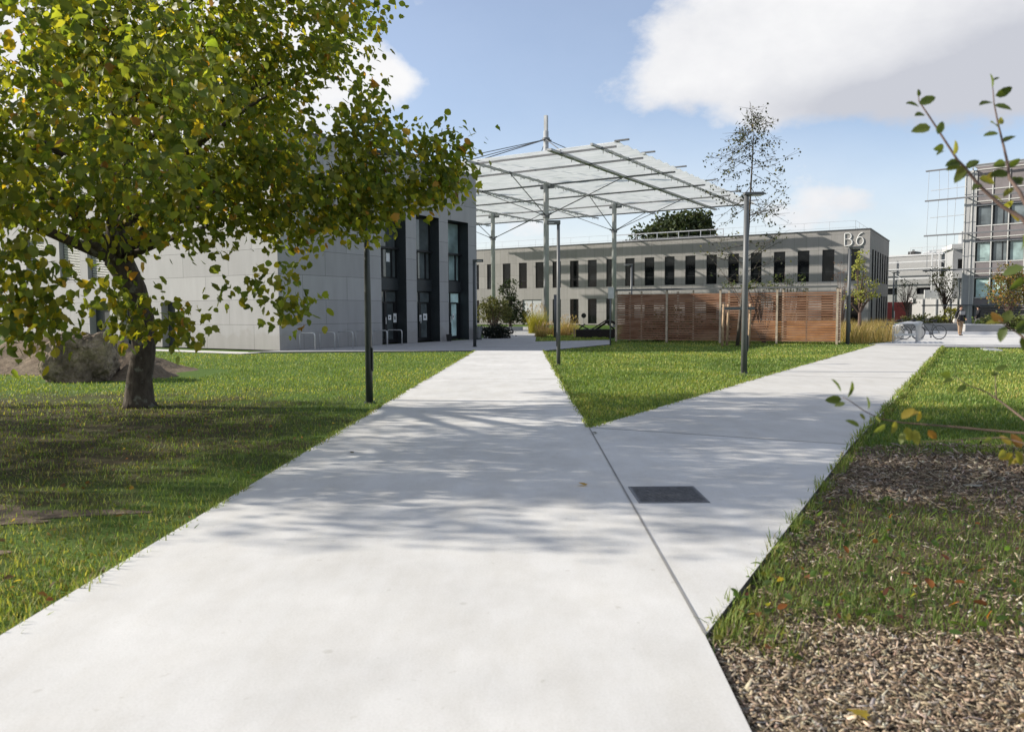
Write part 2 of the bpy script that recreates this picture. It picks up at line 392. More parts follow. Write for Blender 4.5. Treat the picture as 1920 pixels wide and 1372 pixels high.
for nm, cx, cy, rx, ry in (('bare_patch', -4.2, 5.95, .9, .32), ('bare_patch', -3.75, 4.9, .35, .3)):
    pl = [(cx+rx*math.cos(t)*(1+.9*mnoise.noise(Vector((math.cos(t)*1.6+cx, math.sin(t)*1.6, 1)))), cy+ry*math.sin(t)*(1+.9*mnoise.noise(Vector((math.cos(t)*2.2, math.sin(t)*2.2+cy, 4))))) for t in [k*2*math.pi/60 for k in range(60)]]
    sheet(nm, pl, -.08, -.041, [M['soil'], M['soil']])
# soil mound behind the boulder
def heightfield(x0, x1, y0, y1, nx, ny, fn):
    b = MB(); vs = [(x0+(x1-x0)*i/nx, y0+(y1-y0)*k/ny, fn(x0+(x1-x0)*i/nx, y0+(y1-y0)*k/ny)) for k in range(ny+1) for i in range(nx+1)]
    b.add(vs, [(k*(nx+1)+i, k*(nx+1)+i+1, (k+1)*(nx+1)+i+1, (k+1)*(nx+1)+i) for k in range(ny) for i in range(nx)]); return b
from mathutils import noise as mnoise
def fbm(x, y, z=0, o=4):
    return sum(mnoise.noise(Vector((x*2**i, y*2**i, z*2**i)))/2**i for i in range(o))
def mound(x, y):
    a = .5*math.exp(-((x+9.15)/.55)**2-((y-19.3)/.8)**2)+.95*math.exp(-((x+13.4)/2.2)**2-((y-22.6)/1.3)**2)+.8*math.exp(-((x+11.2)/1.6)**2-((y-21.4)/1.0)**2)
    return -.12+a*(1+.22*fbm(x*1.3, y*1.3))+.06*min(1, a*3)*fbm(x*4, y*4, 3)
struct(heightfield(-19, -5.5, 17, 27, 110, 80, mound).build('soil_mound', M['soil'], smooth=True))
def bank(x, y): return -.1+1.15*math.exp(-((x+23.5)/4.5)**2-((y-32)/3.2)**2)
struct(heightfield(-36, -13, 24, 41, 50, 40, bank).build('grass_bank', M['lawn'], smooth=True))

# ================================================================== entrance building (left)
A0 = Vector((-9.38, 31.67, 0))
lb = T('lecture_building', 'grey clad two-storey building with three tall dark glazed entrance bays, behind the big tree', 'building', A0, GRID)
HT, LX, LY = 8.95, 14.25, 27.0
BAYS = [(6.25, 8.10), (8.91, 10.80), (11.58, 13.45)]
dw = [(6.64, 7.65, 0, 2.02), (9.66, 10.75, 0, 2.02), (11.49, 13.37, 0, 2.02)]
uw = [(11.55, 13.35, 3.2, 5.4), (14.0, 15.8, 3.2, 5.4), (17.2, 19.0, 3.2, 5.4)]
b = MB(); b.wall((0, 0, 0), (0, 1, 0), (1, 0, 0), LY, HT, dw+uw, .35); b.build('front_wall', [M['clad'], M['clad_dark']], lb)
b = MB(); b.wall((0, 0, 0), (1, 0, 0), (0, 1, 0), LX, HT, [(a, c, 0, 6.35) for a, c in BAYS], .75)
b.build('entrance_wall', [M['clad_side'], M['anthracite']], lb)
b = MB(); b.add([(LX, 0, 0), (LX, LY, 0), (LX, LY, HT), (LX, 0, HT)], [(0, 1, 2, 3)]); b.add([(0, LY, 0), (LX, LY, 0), (LX, LY, HT), (0, LY, HT)], [(0, 1, 2, 3)])
b.build('rear_wall', M['clad_dark'], lb)
b = MB(); b.bx(.3, LX-.3, .3, LY-.3, HT-.5, HT-.4); b.build('roof', M['roofing'], lb)
b = MB()
for x0, x1, y0, y1 in ((-.04, LX+.04, -.04, .3), (-.04, LX+.04, LY-.3, LY+.04), (-.04, .3, .3, LY-.3), (LX-.3, LX+.04, .3, LY-.3)): b.bx(x0, x1, y0, y1, HT, HT+.07)
b.build('roof_edge', M['capping'], lb)
def frame_bm(b, o, ax, inn, w, z0, z1, t=.07, d=.08, mull=(), trans=()):
    o, ax, inn = Vector(o), Vector(ax), Vector(inn); Z = Vector((0, 0, 1))
    bx = lambda a0, a1, h0, h1, dd=0: b.box(o+ax*a0+Z*h0+inn*dd, ax*(a1-a0), inn*(d-2*dd), Z*(h1-h0))
    bx(0, t, z0, z1); bx(w-t, w, z0, z1); bx(t, w-t, z1-t, z1); bx(t, w-t, z0, z0+t)
    for m in mull: bx(m-t/2, m+t/2, z0+t, z1-t, .004)
    for h in trans: bx(t, w-t, h-t/2, h+t/2, .002)
def rect(b, o, ax, w, z0, z1):
    o, ax = Vector(o), Vector(ax); Z = Vector((0, 0, 1))
    b.add([o+Z*z0, o+ax*w+Z*z0, o+ax*w+Z*z1, o+Z*z1], [(0, 1, 2, 3)])
for k, (a, c) in enumerate(BAYS):
    w = c-a; X = Vector((1, 0, 0)); Yv = Vector((0, 1, 0))
    b = MB(); frame_bm(b, (a, .60, 0), X, Yv, w, 3.17, 6.34, .07, .09, (), (4.62,)); b.box((a+w*.40, .605, 3.24), (.12, 0, 0), (0, .08, 0), (0, 0, 1.34)); b.box((a+w*.78, .605, 3.24), (.09, 0, 0), (0, .08, 0), (0, 0, 1.34))
    b.box((a+.0, .44, 4.58), (w, 0, 0), (0, .16, 0), (0, 0, .10))
    f = b.build('window', M['frame_dark'], lb)
    b = MB(); rect(b, (a+.03, .65, 0), X, w-.06, 3.2, 6.31); b.build('pane', M['glass_reflection'] if k == 2 else M['glass_door'], f)
    if k < 2:
        b = MB(); x = a+w*(.60 if k == 0 else .12)
        (b.box((x, .63, 3.97), (.26, 0, 0), (0, .004, 0), (0, 0, .42)) if k == 0 else b.box((x, .63, 4.75), (.24, 0, 0), (0, .004, 0), (0, 0, .8)).box((x, .63, 4.15), (.2, 0, 0), (0, .004, 0), (0, 0, .34)))
        b.build('paper_notice', M['paper'], f)
    b = MB(); b.bx(a+.002, c-.002, .52, .75, 2.60, 3.165); b.build('spandrel', M['anthracite'], lb)
    b = MB(); frame_bm(b, (a, .60, 0), X, Yv, w, .03, 2.598, .07, .09, (w*.52,), (2.0,)); b.box((a+w*.52-.09, .598, .1), (.18, 0, 0), (0, .08, 0), (0, 0, 1.86)); b.bx(a+w*.86, c-.07, .605, .68, .1, 2.0)
    b.bx(a+.07, c-.07, .602, .68, .1, .22)
    d = b.build('door', M['frame_dark'], lb)
    b = MB(); rect(b, (a+.03, .66, 0), X, w-.06, .06, 2.57); b.build('pane', M['glass_reflection'] if k == 2 else M['glass_door'], d)
    b = MB()
    for dx in ((-.16,) if k != 1 else (-.12,)): b.box((a+w*.52+dx+.12, .55, .95), (.05, 0, 0), (0, .04, 0), (0, 0, .34)); b.box((a+w*.52+dx+.13, .56, 1.0), (.03, 0, 0), (0, .05, 0), (0, 0, .03)); b.box((a+w*.52+dx+.13, .56, 1.2), (.03, 0, 0), (0, .05, 0), (0, 0, .03))
    b.build('handle', M['galv'], d)
    notes = [[(.14, 1.50, .24, .27), (.14, 1.1, .2, .36), (.62, 1.15, .22, .24), (.83, 1.02, .24, .44)], [(.50, 1.05, .16, .32), (.66, 1.1, .32, .34)], [(.62, 1.12, .15, .3)]][k]
    for nx, nz, nw, nh in notes:
        b = MB(); b.box((a+w*nx, .592, nz), (nw, 0, 0), (0, .004, 0), (0, 0, nh)); b.mat(1)
        b.box((a+w*nx+nw*.25, .5895, nz+nh*.3), (nw*.4, 0, 0), (0, .002, 0), (0, 0, nh*.4))
        b.build('paper_notice', [M['paper'], M['lamp_grey']], d)
for k, (a, c, z0, z1) in enumerate(dw):
    b = MB(); b.bx(.34, .40, a+.002, c-.002, .03, z1-.002); 
    if k == 2: b.bx(.28, .34, a+.004, a+.62, .02, z1-.01)
    d = b.build('door', M['galv'] if k == 2 and False else M['anthracite'], lb)
    if k == 2:
        b = MB(); b.bx(.255, .279, a+.05, a+.58, .05, z1-.05); b.build('door_leaf', M['steel'], d)
        b = MB(); b.bx(.20, .255, a+.12, a+.16, .95, 1.15); b.build('handle', M['galv'], d)
for a, c, z0, z1 in uw:
    b = MB(); frame_bm(b, (.22, a+.002, 0), (0, 1, 0), (1, 0, 0), c-a-.004, z0+.002, z1-.002, .06, .1)
    f = b.build('window', M['frame_dark'], lb)
    b = MB()
    for q in range(27): b.box((.2, a+.06, z0+.07+q*.08), (.05, 0, -.03), (0, c-a-.12, 0), (.004, 0, .012))
    b.build('louvre_blind', M['white'], f)
    b = MB(); rect(b, (.30, a+.03, 0), (0, 1, 0), c-a-.06, z0+.03, z1-.03); b.build('pane', M['glass'], f)

# hoops for bicycles beside it
hp = None
for k, (t, d) in enumerate(zip((.66, 1.78, 2.86, 3.97, 5.07, 6.12), range(6))):
    p = A0+U*t-V*1.3
    if hp is None:
        b = MB(); r = .10; pts = [(0, 0, -.05), (0, 0, .60)]+[(0, r-r*math.cos(q), .60+r*math.sin(q)) for q in (.4, .8, 1.2, 1.57)]
        L = .86; pts2 = pts+[(0, L-p_[1], p_[2]) for p_ in reversed(pts)]
        b.tube(pts2, .024, 10); hp = b.build('bicycle_hoop', M['galv'], smooth=True); h = hp
    else: h = dup(hp)
    h.location = p; h.rotation_euler.z = GRID
    n = ['nearest steel hoop, by the lit corner of the grey building, its bend catching the sun', 'steel hoop second from the corner along the shaded grey wall', 'steel hoop third from the corner along the shaded grey wall',
         'steel hoop seen past the near dark lamp post, fourth along the shaded wall', 'steel hoop just before the first entrance door', 'steel hoop standing in front of the first entrance door, last of the row'][k]
    tag(h, n, 'bike hoop', 'steel bicycle hoops along the entrance wall')
bn = T('waste_bin', 'dark tapered mesh bin at the far end of the grey entrance wall', 'bin', (-1.82, 43.1, 0), .3)
b = MB()
for k in range(14):
    t = 2*math.pi*k/14; b.bar((.15*math.cos(t), .15*math.sin(t), .08), (.22*math.cos(t), .22*math.sin(t), .72), .035, .012)
b.build('mesh_basket', M['lamp_dark'], bn)
b = MB(); b.tube([(.22*math.cos(t), .22*math.sin(t), .73) for t in [k*2*math.pi/20 for k in range(21)]], .022, 6, False); b.build('rim', M['lamp_dark'], bn)
b = MB(); b.tube([(0, 0, .0), (0, 0, .1)], .17, 14); b.build('base', M['lamp_dark'], bn)
b = MB(); b.tube([(0, 0, .1), (0, 0, .4), (0, 0, .7)], [.13, .16, .195], 12); b.build('bin_liner', M['steel'], bn)
q = A0+U*11.1-V*.35
b = MB(); b.tube([(0, 0, 0), (0, 0, .34)], [.15, .19], 4); b.tube([(0, 0, .341), (0, 0, .36)], .2, 4); o = b.build('plant_tub', M['black'], loc=q, rz=GRID)
tag(o, 'small black square tub on the paving between the last two entrance bays', 'tub')

# ================================================================== far two-storey building
B0 = Vector((33.49, 73.8, 0))
b6 = T('office_building', 'long taupe two-storey building with rows of tall narrow dark windows and white B6 lettering', 'building', B0, GRID)
BH, BL, BW = 9.02, 60.0, 15.6
wins = [(.83+2.27*k, .83+2.27*k+1.08) for k in range(25)]
low = [(a, c) for i, (a, c) in enumerate(wins) if i not in (15,)]
holesU = [(a, c, 4.28, 7.3) for a, c in wins]; holesL = [(a, c, .15, 2.95) for a, c in low]+[(wins[15][0]+.3, wins[15][0]+2.9, 0.0, 2.95)]
b = MB(); b.wall((0, 0, 0), (0, 1, 0), (1, 0, 0), BL, BH, holesU+[(wins[15][0]+.3, wins[15][0]+2.9, 0.0, 2.95)]+[(a, c, .15, 2.95) for a, c in low if not wins[15][0]+.3 < (a+c)/2 < wins[15][0]+2.9], .16)
b.build('front_wall', [M['b6_front'], M['frame_dark']], b6)
low = [(a, c) for a, c in low if not wins[15][0]+.3 < (a+c)/2 < wins[15][0]+2.9]
sw = [(1.72+1.98*k, 1.72+1.98*k+1.0) for k in range(7)]
b = MB(); b.wall((0, 0, 0), (1, 0, 0), (0, 1, 0), BW, BH, [(a, c, 4.28, 7.3) for a, c in sw]+[(a, c, .15, 2.95) for a, c in sw if not 3.4 < a < 5.4], .16)
b.build('side_wall', [M['b6_side'], M['frame_dark']], b6)
b = MB(); b.add([(BW, 0, 0), (BW, BL, 0), (BW, BL, BH), (BW, 0, BH)], [(0, 1, 2, 3)]); b.add([(0, BL, 0), (BW, BL, 0), (BW, BL, BH), (0, BL, BH)], [(0, 1, 2, 3)]); b.build('rear_wall', M['clad_dark'], b6)
b = MB(); b.bx(.3, BW-.3, .3, BL-.3, BH-.4, BH-.3); b.build('roof', M['roofing'], b6)
b = MB()
for x0, x1, y0, y1 in ((-.05, BW+.05, -.05, .3), (-.05, .3, .3, BL), (BW-.3, BW+.05, .3, BL)): b.bx(x0, x1, y0, y1, BH, BH+.11)
b.build('roof_edge', M['capping'], b6)
W0 = None
def b6win(y, z0, z1, side=False):
    """one window part: frame with its own pane"""
    global W0
    key = (z1-z0, side)
    if key not in WC:
        b = MB(); frame_bm(b, (0, .002, 0), (0, 1, 0), (1, 0, 0), 1.076, .002, z1-z0-.002, .05, .06, (), (.9,) if z1 > 5 else ())
        f = b.build('window', M['frame_dark'], b6); p = MB(); rect(p, (.03, .03, 0), (0, 1, 0), 1.02, .03, z1-z0-.03); p.build('pane', M['glass'], f); WC[key] = f
    else: f = dup(WC[key], b6)
    if side: f.location = (y+1.0, .10, z0); f.rotation_euler.z = math.pi/2; f.scale = (1, .925, 1)
    else: f.location = (.10, y, z0)
    return f
WC = {}
for a, c in wins: b6win(a, 4.28, 7.3)
for a, c in low: b6win(a, .15, 2.95)
for a, c in sw: b6win(a, 4.28, 7.3, True)
for a, c in sw:
    if not 3.4 < a < 5.4: b6win(a, .15, 2.95, True)
a = wins[15][0]+.3
b = MB(); frame_bm(b, (.10, a+.002, 0), (0, 1, 0), (1, 0, 0), 2.596, .03, 2.95, .07, .08, (1.3,)); d = b.build('door', M['lamp_grey'], b6)
b = MB(); b.bx(.12, .17, a+.07, a+2.53, .1, 2.88); b.build('door_leaf', M['rail'], d)
def arc(cx, cz, rx, rz, t0, t1, n=14): return [(cx+rx*math.cos(R(t0+(t1-t0)*k/n)), cz+rz*math.sin(R(t0+(t1-t0)*k/n))) for k in range(n+1)]
M['letter'] = plain('pale_letter_metal', (.62, .62, .61), .5, .04)
def letter(strokes, s_left, z0, w, h):
    b = MB()
    for st in strokes: b.tube([(-.05, s_left-x*w, z0+z*h) for x, z in st], .047, 8)
    return b
b = letter([[(0, 0), (0, 1)], [(0, 1), (.45, 1)]+arc(.45, .76, .42, .24, 90, -90)+[(0, .52)], [(0, .52), (.5, .52)]+arc(.5, .26, .5, .26, 90, -90)+[(0, 0)]], 2.2, 7.58, .66, 1.16); b.build('lettering', M['letter'], b6)
b = letter([arc(.5, .33, .5, .33, 0, 360, 26), [(.86, 1), (.6, .96), (.35, .84), (.15, .65), (.03, .42), (0, .33)]], 1.16, 7.58, .6, 1.16); b.build('lettering', M['letter'], b6)
b = MB()
def rail(b, pts, h, post=1.9, r=.022, rows=(1., .55)):
    for p, q in zip(pts, pts[1:]):
        p, q = Vector(p), Vector(q); n = max(1, round((q-p).length/post))
        for k in range(n+1): x = p.lerp(q, k/n); b.tube([x, x+Vector((0, 0, h))], r, 5)
        for f in rows: b.tube([p+Vector((0, 0, h*f)), q+Vector((0, 0, h*f))], r, 5)
rail(b, [(1.5, BL-2, BH-.3), (1.5, 1.5, BH-.3), (BW-1.5, 1.5, BH-.3)], 1.35, 2.4, .014)
b.build('guard_rail', M['rail'], b6)
b = MB(); rail(b, [(4.0, 27.5, BH-.3), (4.0, 15, BH-.3)], 1.55, 2.4, .045); b.build('guard_rail', M['rail'], b6)

# ================================================================== glazed canopy over the plaza
ca = T('canopy', 'white translucent flat canopy on tall steel columns with stays and masts, over the plaza', 'canopy', A0, GRID)
CU = [23.9, 28.3, 34.6, 41.7, 48.8, 55.6]; CV = [-3.0, 0, 6.5, 13.2, 20.3, 27.2]; CH = 11.9
for u_ in CU:
    b = MB(); b.bar((u_, -4.1, CH-.1), (u_, 31, CH-.1), .10, .12); b.build('beam', M['steel_dark'], ca)
    b = MB(); b.bar((u_, -4.95, CH+.24), (u_, -4.0, CH+.24), .16, .09); b.build('beam_end', M['steel_dark'], ca)
for k, v_ in enumerate(CV):
    b = MB(); b.bar((22.6, v_, CH-.06), (58.0, v_, CH-.06), .36 if k == 1 else .15, .14)
    for q in range(25):
        u_ = 23.95+q*1.4; b.add([(u_-.02, v_-.08, CH+.06), (u_+.9, v_-.08, CH-.02), (u_+.9, v_-.08, CH-.26), (u_+.35, v_-.08, CH-.2)], [(0, 1, 2, 3)]) if q < 24 else None
        b.bar((u_+.72, v_+.16, CH-.30), (u_+.72, v_+.16, CH+.05), .03, .03)
    b.build('rafter', M['steel'], ca)
for q in range(24):
    u_ = 23.9+q*1.4
    b = MB(); b.box((u_-.05, -4.3, CH+.17), (.90, 0, -.14), (0, 35.2, 0), (0, 0, .025)); b.build('roof_panel', M['poly'], ca)
for cu, cv in ((34.6, 6.85), (48.8, 7.15), (48.8, 21.2), (34.6, 21.2)):
    b = MB(); b.tube([(cu, cv, 0), (cu, cv, CH-.2), (cu, cv, 16.1)], [.22, .22, .21], 20)
    col = b.build('column', M['steel'], ca, True)
    b = MB(); b.tube([(cu, cv, -.02), (cu, cv, .05)], .36, 20); b.build('base_plate', M['steel_dark'], col)
    b = MB(); b.tube([(cu, cv, 9.15), (cu, cv, 9.35)], .29, 20); b.tube([(cu, cv, 15.4), (cu, cv, 15.55)], .32, 16)
    for a_ in range(4):
        t = a_*math.pi/2; b.bar((cu, cv, 9.3), (cu+.5*math.cos(t), cv+.5*math.sin(t), 9.5), .03, .16)
        t += .6; b.bar((cu, cv, 15.45), (cu+.45*math.cos(t), cv+.45*math.sin(t), 15.35), .03, .12)
    b.build('bracket_ring', M['steel_dark'], col)
    b = MB(); b.bx(cu-.13, cu+.13, cv-.13, cv+.13, 16.1, 17.35); b.build('mast_tip', M['steel'], col)
    b = MB(); b.bar((cu, cv-.75, CH-.3), (cu, cv+.5, CH-.3), .2, .2); b.build('beam_seat', M['steel_dark'], col)
    for du, dv in ((-6.5, -.5), (6.9, -.5), (0, -6.8), (0, 6.4)):
        b = MB(); b.tube([(cu, cv, 9.3), (cu+du, cv+dv, CH-.1)], .035, 6); b.build('brace_rod', M['cable'], col)
    for du, dv in ((-10.7, 6.3), (-10.7, -.5), (-10.7, -7), (7, -6.8), (7, 6.3), (-6.3, 13.4)):
        b = MB(); b.tube([(cu, cv, 15.45), (cu+du, cv+dv, CH+.1)], .035, 6); b.build('stay_cable', M['cable'], col)

# ================================================================== slatted timber screen
fs = T('slat_screen', 'weathered timber slat enclosure with grey posts on the lawn, in front of the long building', 'fence', (14.71, 35.5, 0), math.atan2(1.12, -2.35))
# local x runs left along the front, y toward the camera is negative side
FL = 2.60; FH = 2.55; ny = 1
def slats(b, o, ax, L, H, z0=.08, pitch=.115, h=.078, t=.022):
    ax = Vector(ax); pr = ax.cross(Vector((0, 0, 1)))
    for k in range(int((H-z0-.12)/pitch)):
        b.box(Vector(o)+Vector((0, 0, z0+k*pitch+random.uniform(-.004, .004))), ax*L+Vector((0, 0, random.uniform(-.006, .006))), pr*t, (0, 0, h))
for k in range(4):
    b = MB(); slats(b, (k*FL+.06, 0, 0), (1, 0, 0), FL-.12, FH); b.build('slat_panel', M['slat'], fs)
    b = MB(); b.bx(k*FL+FL/2-.035, k*FL+FL/2+.035, -.07, -.026, .05, FH-.05); b.build('batten', M['post_wood'], fs) if k in (0, 3, 2) else None
    b = MB(); b.bx(k*FL+.0, k*FL+FL, -.09, .10, FH-.02, FH+.07); b.build('cap_rail', M['lamp_grey'], fs)
for k in range(5):
    b = MB(); b.bx(k*FL-.045, k*FL+.045, -.05, .06, -.05, FH-.021); b.build('post', M['post_wood'], fs)
DY = -2.3    # the enclosure runs back from the front
b = MB(); slats(b, (0, -.08, 0), (0, -1, 0), 2.15, FH); b.build('slat_panel', M['slat'], fs)
b = MB(); slats(b, (4*FL, -.08, 0), (0, -1, 0), 2.15, FH); b.build('slat_panel', M['slat'], fs)
for k in range(4):
    b = MB(); slats(b, (k*FL+.06, DY, 0), (1, 0, 0), FL-.12, 1.15 if k < 2 else FH); b.build('slat_panel', M['slat_glow'] if k < 2 else M['slat'], fs)
for k in range(5):
    b = MB(); b.bx(k*FL-.045, k*FL+.045, DY-.05, DY+.05, -.05, FH-.03); b.build('post', M['post_wood'], fs)
# ================================================================== lamps, posts, sign
def lamp(loc, h, yaw, mat, label, arm=.62, r0=.075, r1=.055, flat=True):
    t = T('street_lamp', label, 'street lamp', loc, yaw, 'lamps along the paths')
    b = MB(); b.tube([(0, 0, -.05), (0, 0, h*.5), (0, 0, h)], [r0, (r0+r1)/2, r1], 18); p = b.build('pole', mat, t, True)
    b = MB(); b.bx(r0-.004, r0+.012, -.05, .05, .55, .95); b.build('hatch', mat, p)
    b = MB(); b.tube([(0, 0, -.06), (0, 0, .02)], r0*1.5, 16); b.build('base_plate', mat, p)
    b = MB()
    if flat:
        b.prism([(-.07, -.10), (arm-.1, -.10), (arm, -.06), (arm, .06), (arm-.1, .10), (-.07, .10)], h-.01, h+.06)
    else:
        b.bar((-.06, 0, h), (arm, 0, h), .13, .12)
    hd = b.build('lamp_head', mat, t, bevel=.015)
    b = MB(); b.bx(.12, arm-.06, -.07, .07, h-.028, h-.012); b.build('lens', M['lens'], hd)
    return t
lamp((-2.46, 13.44, -.05), 4.2, .1, M['lamp_dark'], 'dark lamp post beside the path, its top hidden by the tree leaves', r0=.064, r1=.042)
lamp((1.36, 22.87, -.05), 4.12, math.pi-.05, M['lamp_grey'], 'grey lamp post with its head turned left, at the left edge of the triangular lawn', .34, .058, .044, False)
lamp((5.77, 19.45, -.05), 4.38, -.05, M['lamp_grey'], 'tall grey lamp post with flat head, on the lawn before the slatted screen', .42, .079, .057)
lamp((-1.62, 34.2, 0), 3.72, .0, M['lamp_dark'], 'slim dark lamp post on the shaded paving at the corner of the entrance building', .4, .075, .06, False)
lamp((15.3, 35.7, -.05), 4.35, -.1, M['lamp_grey'], 'lamp post with flat head at the right end of the timber screen', .6, .09, .06)
lamp((7.15, 47, 0), 4.25, math.pi-.3, M['lamp_grey'], 'lamp post whose head peeps over the left part of the timber screen', .45)
lamp((27.9, 57.5, 0), 4.2, .2, M['lamp_dark'], 'far dark lamp post between the long building and the red container', .45)
lamp((39.2, 69, 0), 4.2, 1.4, M['lamp_dark'], 'dark far lamp post rising behind the standing person', .3, .1, .08)
t = T('signpost', 'slim grey post with a small upright panel at the left end of the timber screen', 'sign', (4.42, 35.2, -.05), -.2)
b = MB(); b.tube([(0, 0, 0), (0, 0, 2.62)], .03, 10); b.build('pole', M['lamp_grey'], t, True)
b = MB(); b.bx(-.1, .16, -.045, -.03, 2.12, 2.62); b.build('sign_panel', M['galv'], t, bevel=.003)
b = MB(); b.tube([(0, 0, -.05), (.01, 0, 1.4), (0, 0, 2.5)], [.1, .09, .085], 8); o = b.build('timber_post', M['lamp_grey'], loc=(2.55, 46, 0), smooth=True)
tag(o, 'slim plain grey post in the planted lawn, just left of the left-turned lamp post', 'post')
t = T('round_sign', 'small dark round disc on a thin stem in front of the long building', 'sign', (5.5, 60, 0), -.1)
b = MB(); b.disc((0, -.03, 1.2), (0, 1, 0), .19, .02, 24); b.build('disc', M['black'], t)
b = MB(); b.tube([(0, 0, 0), (0, 0, 1.35)], .018, 8); b.build('stem', M['lamp_grey'], t)
# dark timber lounge pieces on the middle lawn
t = T('timber_lounger', 'long dark timber bench box with slanted back boards on the shaded middle lawn', 'bench', (3.75, 46, -.05), -.1)
b = MB(); b.bx(0, 2.3, 0, 1.0, .06, .50); b.bx(.06, 2.24, .05, .95, 0, .06); b.build('seat_box', M['timber_dark'], t, bevel=.01)
b = MB(); b.bx(.45, 1.5, .1, .9, .502, .53); b.build('seat_board', M['lamp_grey'], t)
for x, a, L in ((.32, .75, .45), (1.55, .6, .95)):
    b = MB(); b.bar((x-.15 if x < 1 else x-.6, .5, .52), ((x-.15 if x < 1 else x-.6)+L*math.cos(a)*1.1, .5, .52+L*math.sin(a)), .8, .06); b.build('back_board', M['timber_dark'], t)
b = MB(); b.bar((.15, .5, .8), (.75, .5, .52), .8, .05); b.bar((1.72, .5, 1.0), (2.25, .5, .5), .8, .09); b.bar((1.2, .75, .5), (2.0, .75, 1.05), .7, .10); b.bar((1.95, .4, 1.02), (2.3, .4, .86), .9, .14); b.build('back_board', M['timber_dark'], t)
b = MB(); b.bx(-.12, -.04, 0, .1, -.02, .55); b.bx(-.3, .1, .03, .06, .24, .30); b.build('end_post', M['stake'], t)

# ================================================================== drain grate, slab, inspection cover
t = T('drain_grate', 'dark cast iron cover set in the pale path junction', 'grate', (1.27, 6.35, .0), 0)
b = MB(); b.bx(-.265, .265, -.27, .27, -.05, .004)
for k in range(22):
    for i in range(22):
        if (k+i) % 2 == 0: b.bx(-.25+k*.0228, -.25+k*.0228+.02, -.25+i*.0228, -.25+i*.0228+.02, .0035, .0075)
b.build('cover', M['iron'], t)
b = MB()
for x0, x1, y0, y1 in ((-.28, .28, -.285, -.27), (-.28, .28, .27, .285), (-.28, -.265, -.27, .27), (.265, .28, -.27, .27)): b.bx(x0, x1, y0, y1, -.04, .006)
b.build('frame', M['steel_dark'], t)
b = MB(); b.bx(-.7, .7, -1.2, 1.2, -.06, .05); o = b.build('concrete_slab', M['path2'], loc=(-14.0, 21.2, 0), rz=-.6, bevel=.02); tag(o, 'low flat concrete slab on the grass at the left edge, before the soil mound', 'slab')
b = MB(); b.bx(-.24, .24, -.75, .75, -.06, .0); o = b.build('inspection_cover', M['galv'], loc=(18.3, 29.9, .0), rz=-.38); tag(o, 'small grey metal cover in the grass near the far edge of the right lawn', 'cover')

# ================================================================== boulder
bm = bmesh.new(); bmesh.ops.create_icosphere(bm, subdivisions=6, radius=1)
for v_ in bm.verts:
    p = v_.co.copy(); n = p.normalized()
    q = Vector((max(-.78, min(.78, p.x)), max(-.8, min(.8, p.y)), max(-.7, min(.66, p.z))))*1.22
    d = 1+.17*fbm(n.x*1.3, n.y*1.3, n.z*1.3+4)+.16*abs(fbm(n.x*3+2, n.y*3, n.z*1.5))+.05*fbm(n.x*12, n.y*12, n.z*5)+.03*abs(mnoise.noise(n*22))
    v_.co = Vector((q.x*.68, q.y*.6, q.z*.68))*d
    if v_.co.z > .35: v_.co.z += .1*fbm(p.x*2, p.y*2, 9)
me = bpy.data.meshes.new('boulder'); bm.to_mesh(me); bm.free(); me.materials.append(M['rock'])
me.polygons.foreach_set('use_smooth', [True]*len(me.polygons))
o = bpy.data.objects.new('boulder', me); C.objects.link(o); o.location = (-10.1, 18.35, .42); o.rotation_euler.z = .15
tag(o, 'large rough brown boulder on the grass to the left of the tree trunk', 'boulder')

# ================================================================== trees
def rnd_in_blob(c, r):
    while True:
        p = Vector((random.uniform(-1, 1), random.uniform(-1, 1), random.uniform(-1, 1)))
        if p.length < 1: break
    l = p.length; p = p.normalized()*(l**.55)          # more tips near the shell
    rr = r if isinstance(r, (tuple, list)) else (r, r, r*.85)
    return Vector(c)+Vector((p.x*rr[0], p.y*rr[1], p.z*rr[2]))
def branch_curve(p, q, sag=.12, n=4):
    p, q = Vector(p), Vector(q); d = (q-p).length
    mid = (p+q)/2+Vector((random.uniform(-1, 1), random.uniform(-1, 1), random.uniform(.2, 1.2)))*d*sag
    return [p*(1-t)**2+mid*2*t*(1-t)+q*t**2 for t in [i/n for i in range(n+1)]]
def leafcloud(pts, size, droop=.7, up=.5, outward=None):
    pts = np.array(pts); N = len(pts)
    nr = RNG.normal(size=(N, 3))*.62+np.array([0, 0, up]); ax = RNG.normal(size=(N, 3))*.6+np.array([0, 0, -droop])
    if outward is not None:
        o_ = pts-np.array(outward); o_[:, 2] *= .2; ax += nrmz(o_)*.6
    ax = nrmz(ax); nr = nrmz(nr-ax*np.sum(nr*ax, 1, keepdims=True)); return pts, frames(ax, nr), RNG.uniform(size[0], size[1], N)
def pick(N, table):
    """random pick from (weight, colour) with a little spread"""
    w = np.array([t_[0] for t_ in table], float); cs = np.array([t_[1] for t_ in table], float)
    i = RNG.choice(len(table), N, p=w/w.sum()); c = cs[i]*RNG.uniform(.72, 1.25, (N, 1))*RNG.uniform(.93, 1.07, (N, 3)); return np.clip(c, .004, .9)
GREENS = [(4, (.115, .155, .03)), (5, (.165, .20, .038)), (3.5, (.225, .245, .045)), (1.6, (.26, .25, .03)), (.5, (.42, .33, .035)), (.25, (.36, .19, .04))]
YELLOWS = [(2, (.14, .19, .03)), (3, (.24, .26, .036)), (3, (.34, .32, .04)), (2, (.40, .34, .035)), (.7, (.45, .29, .04)), (.5, (.30, .16, .04))]
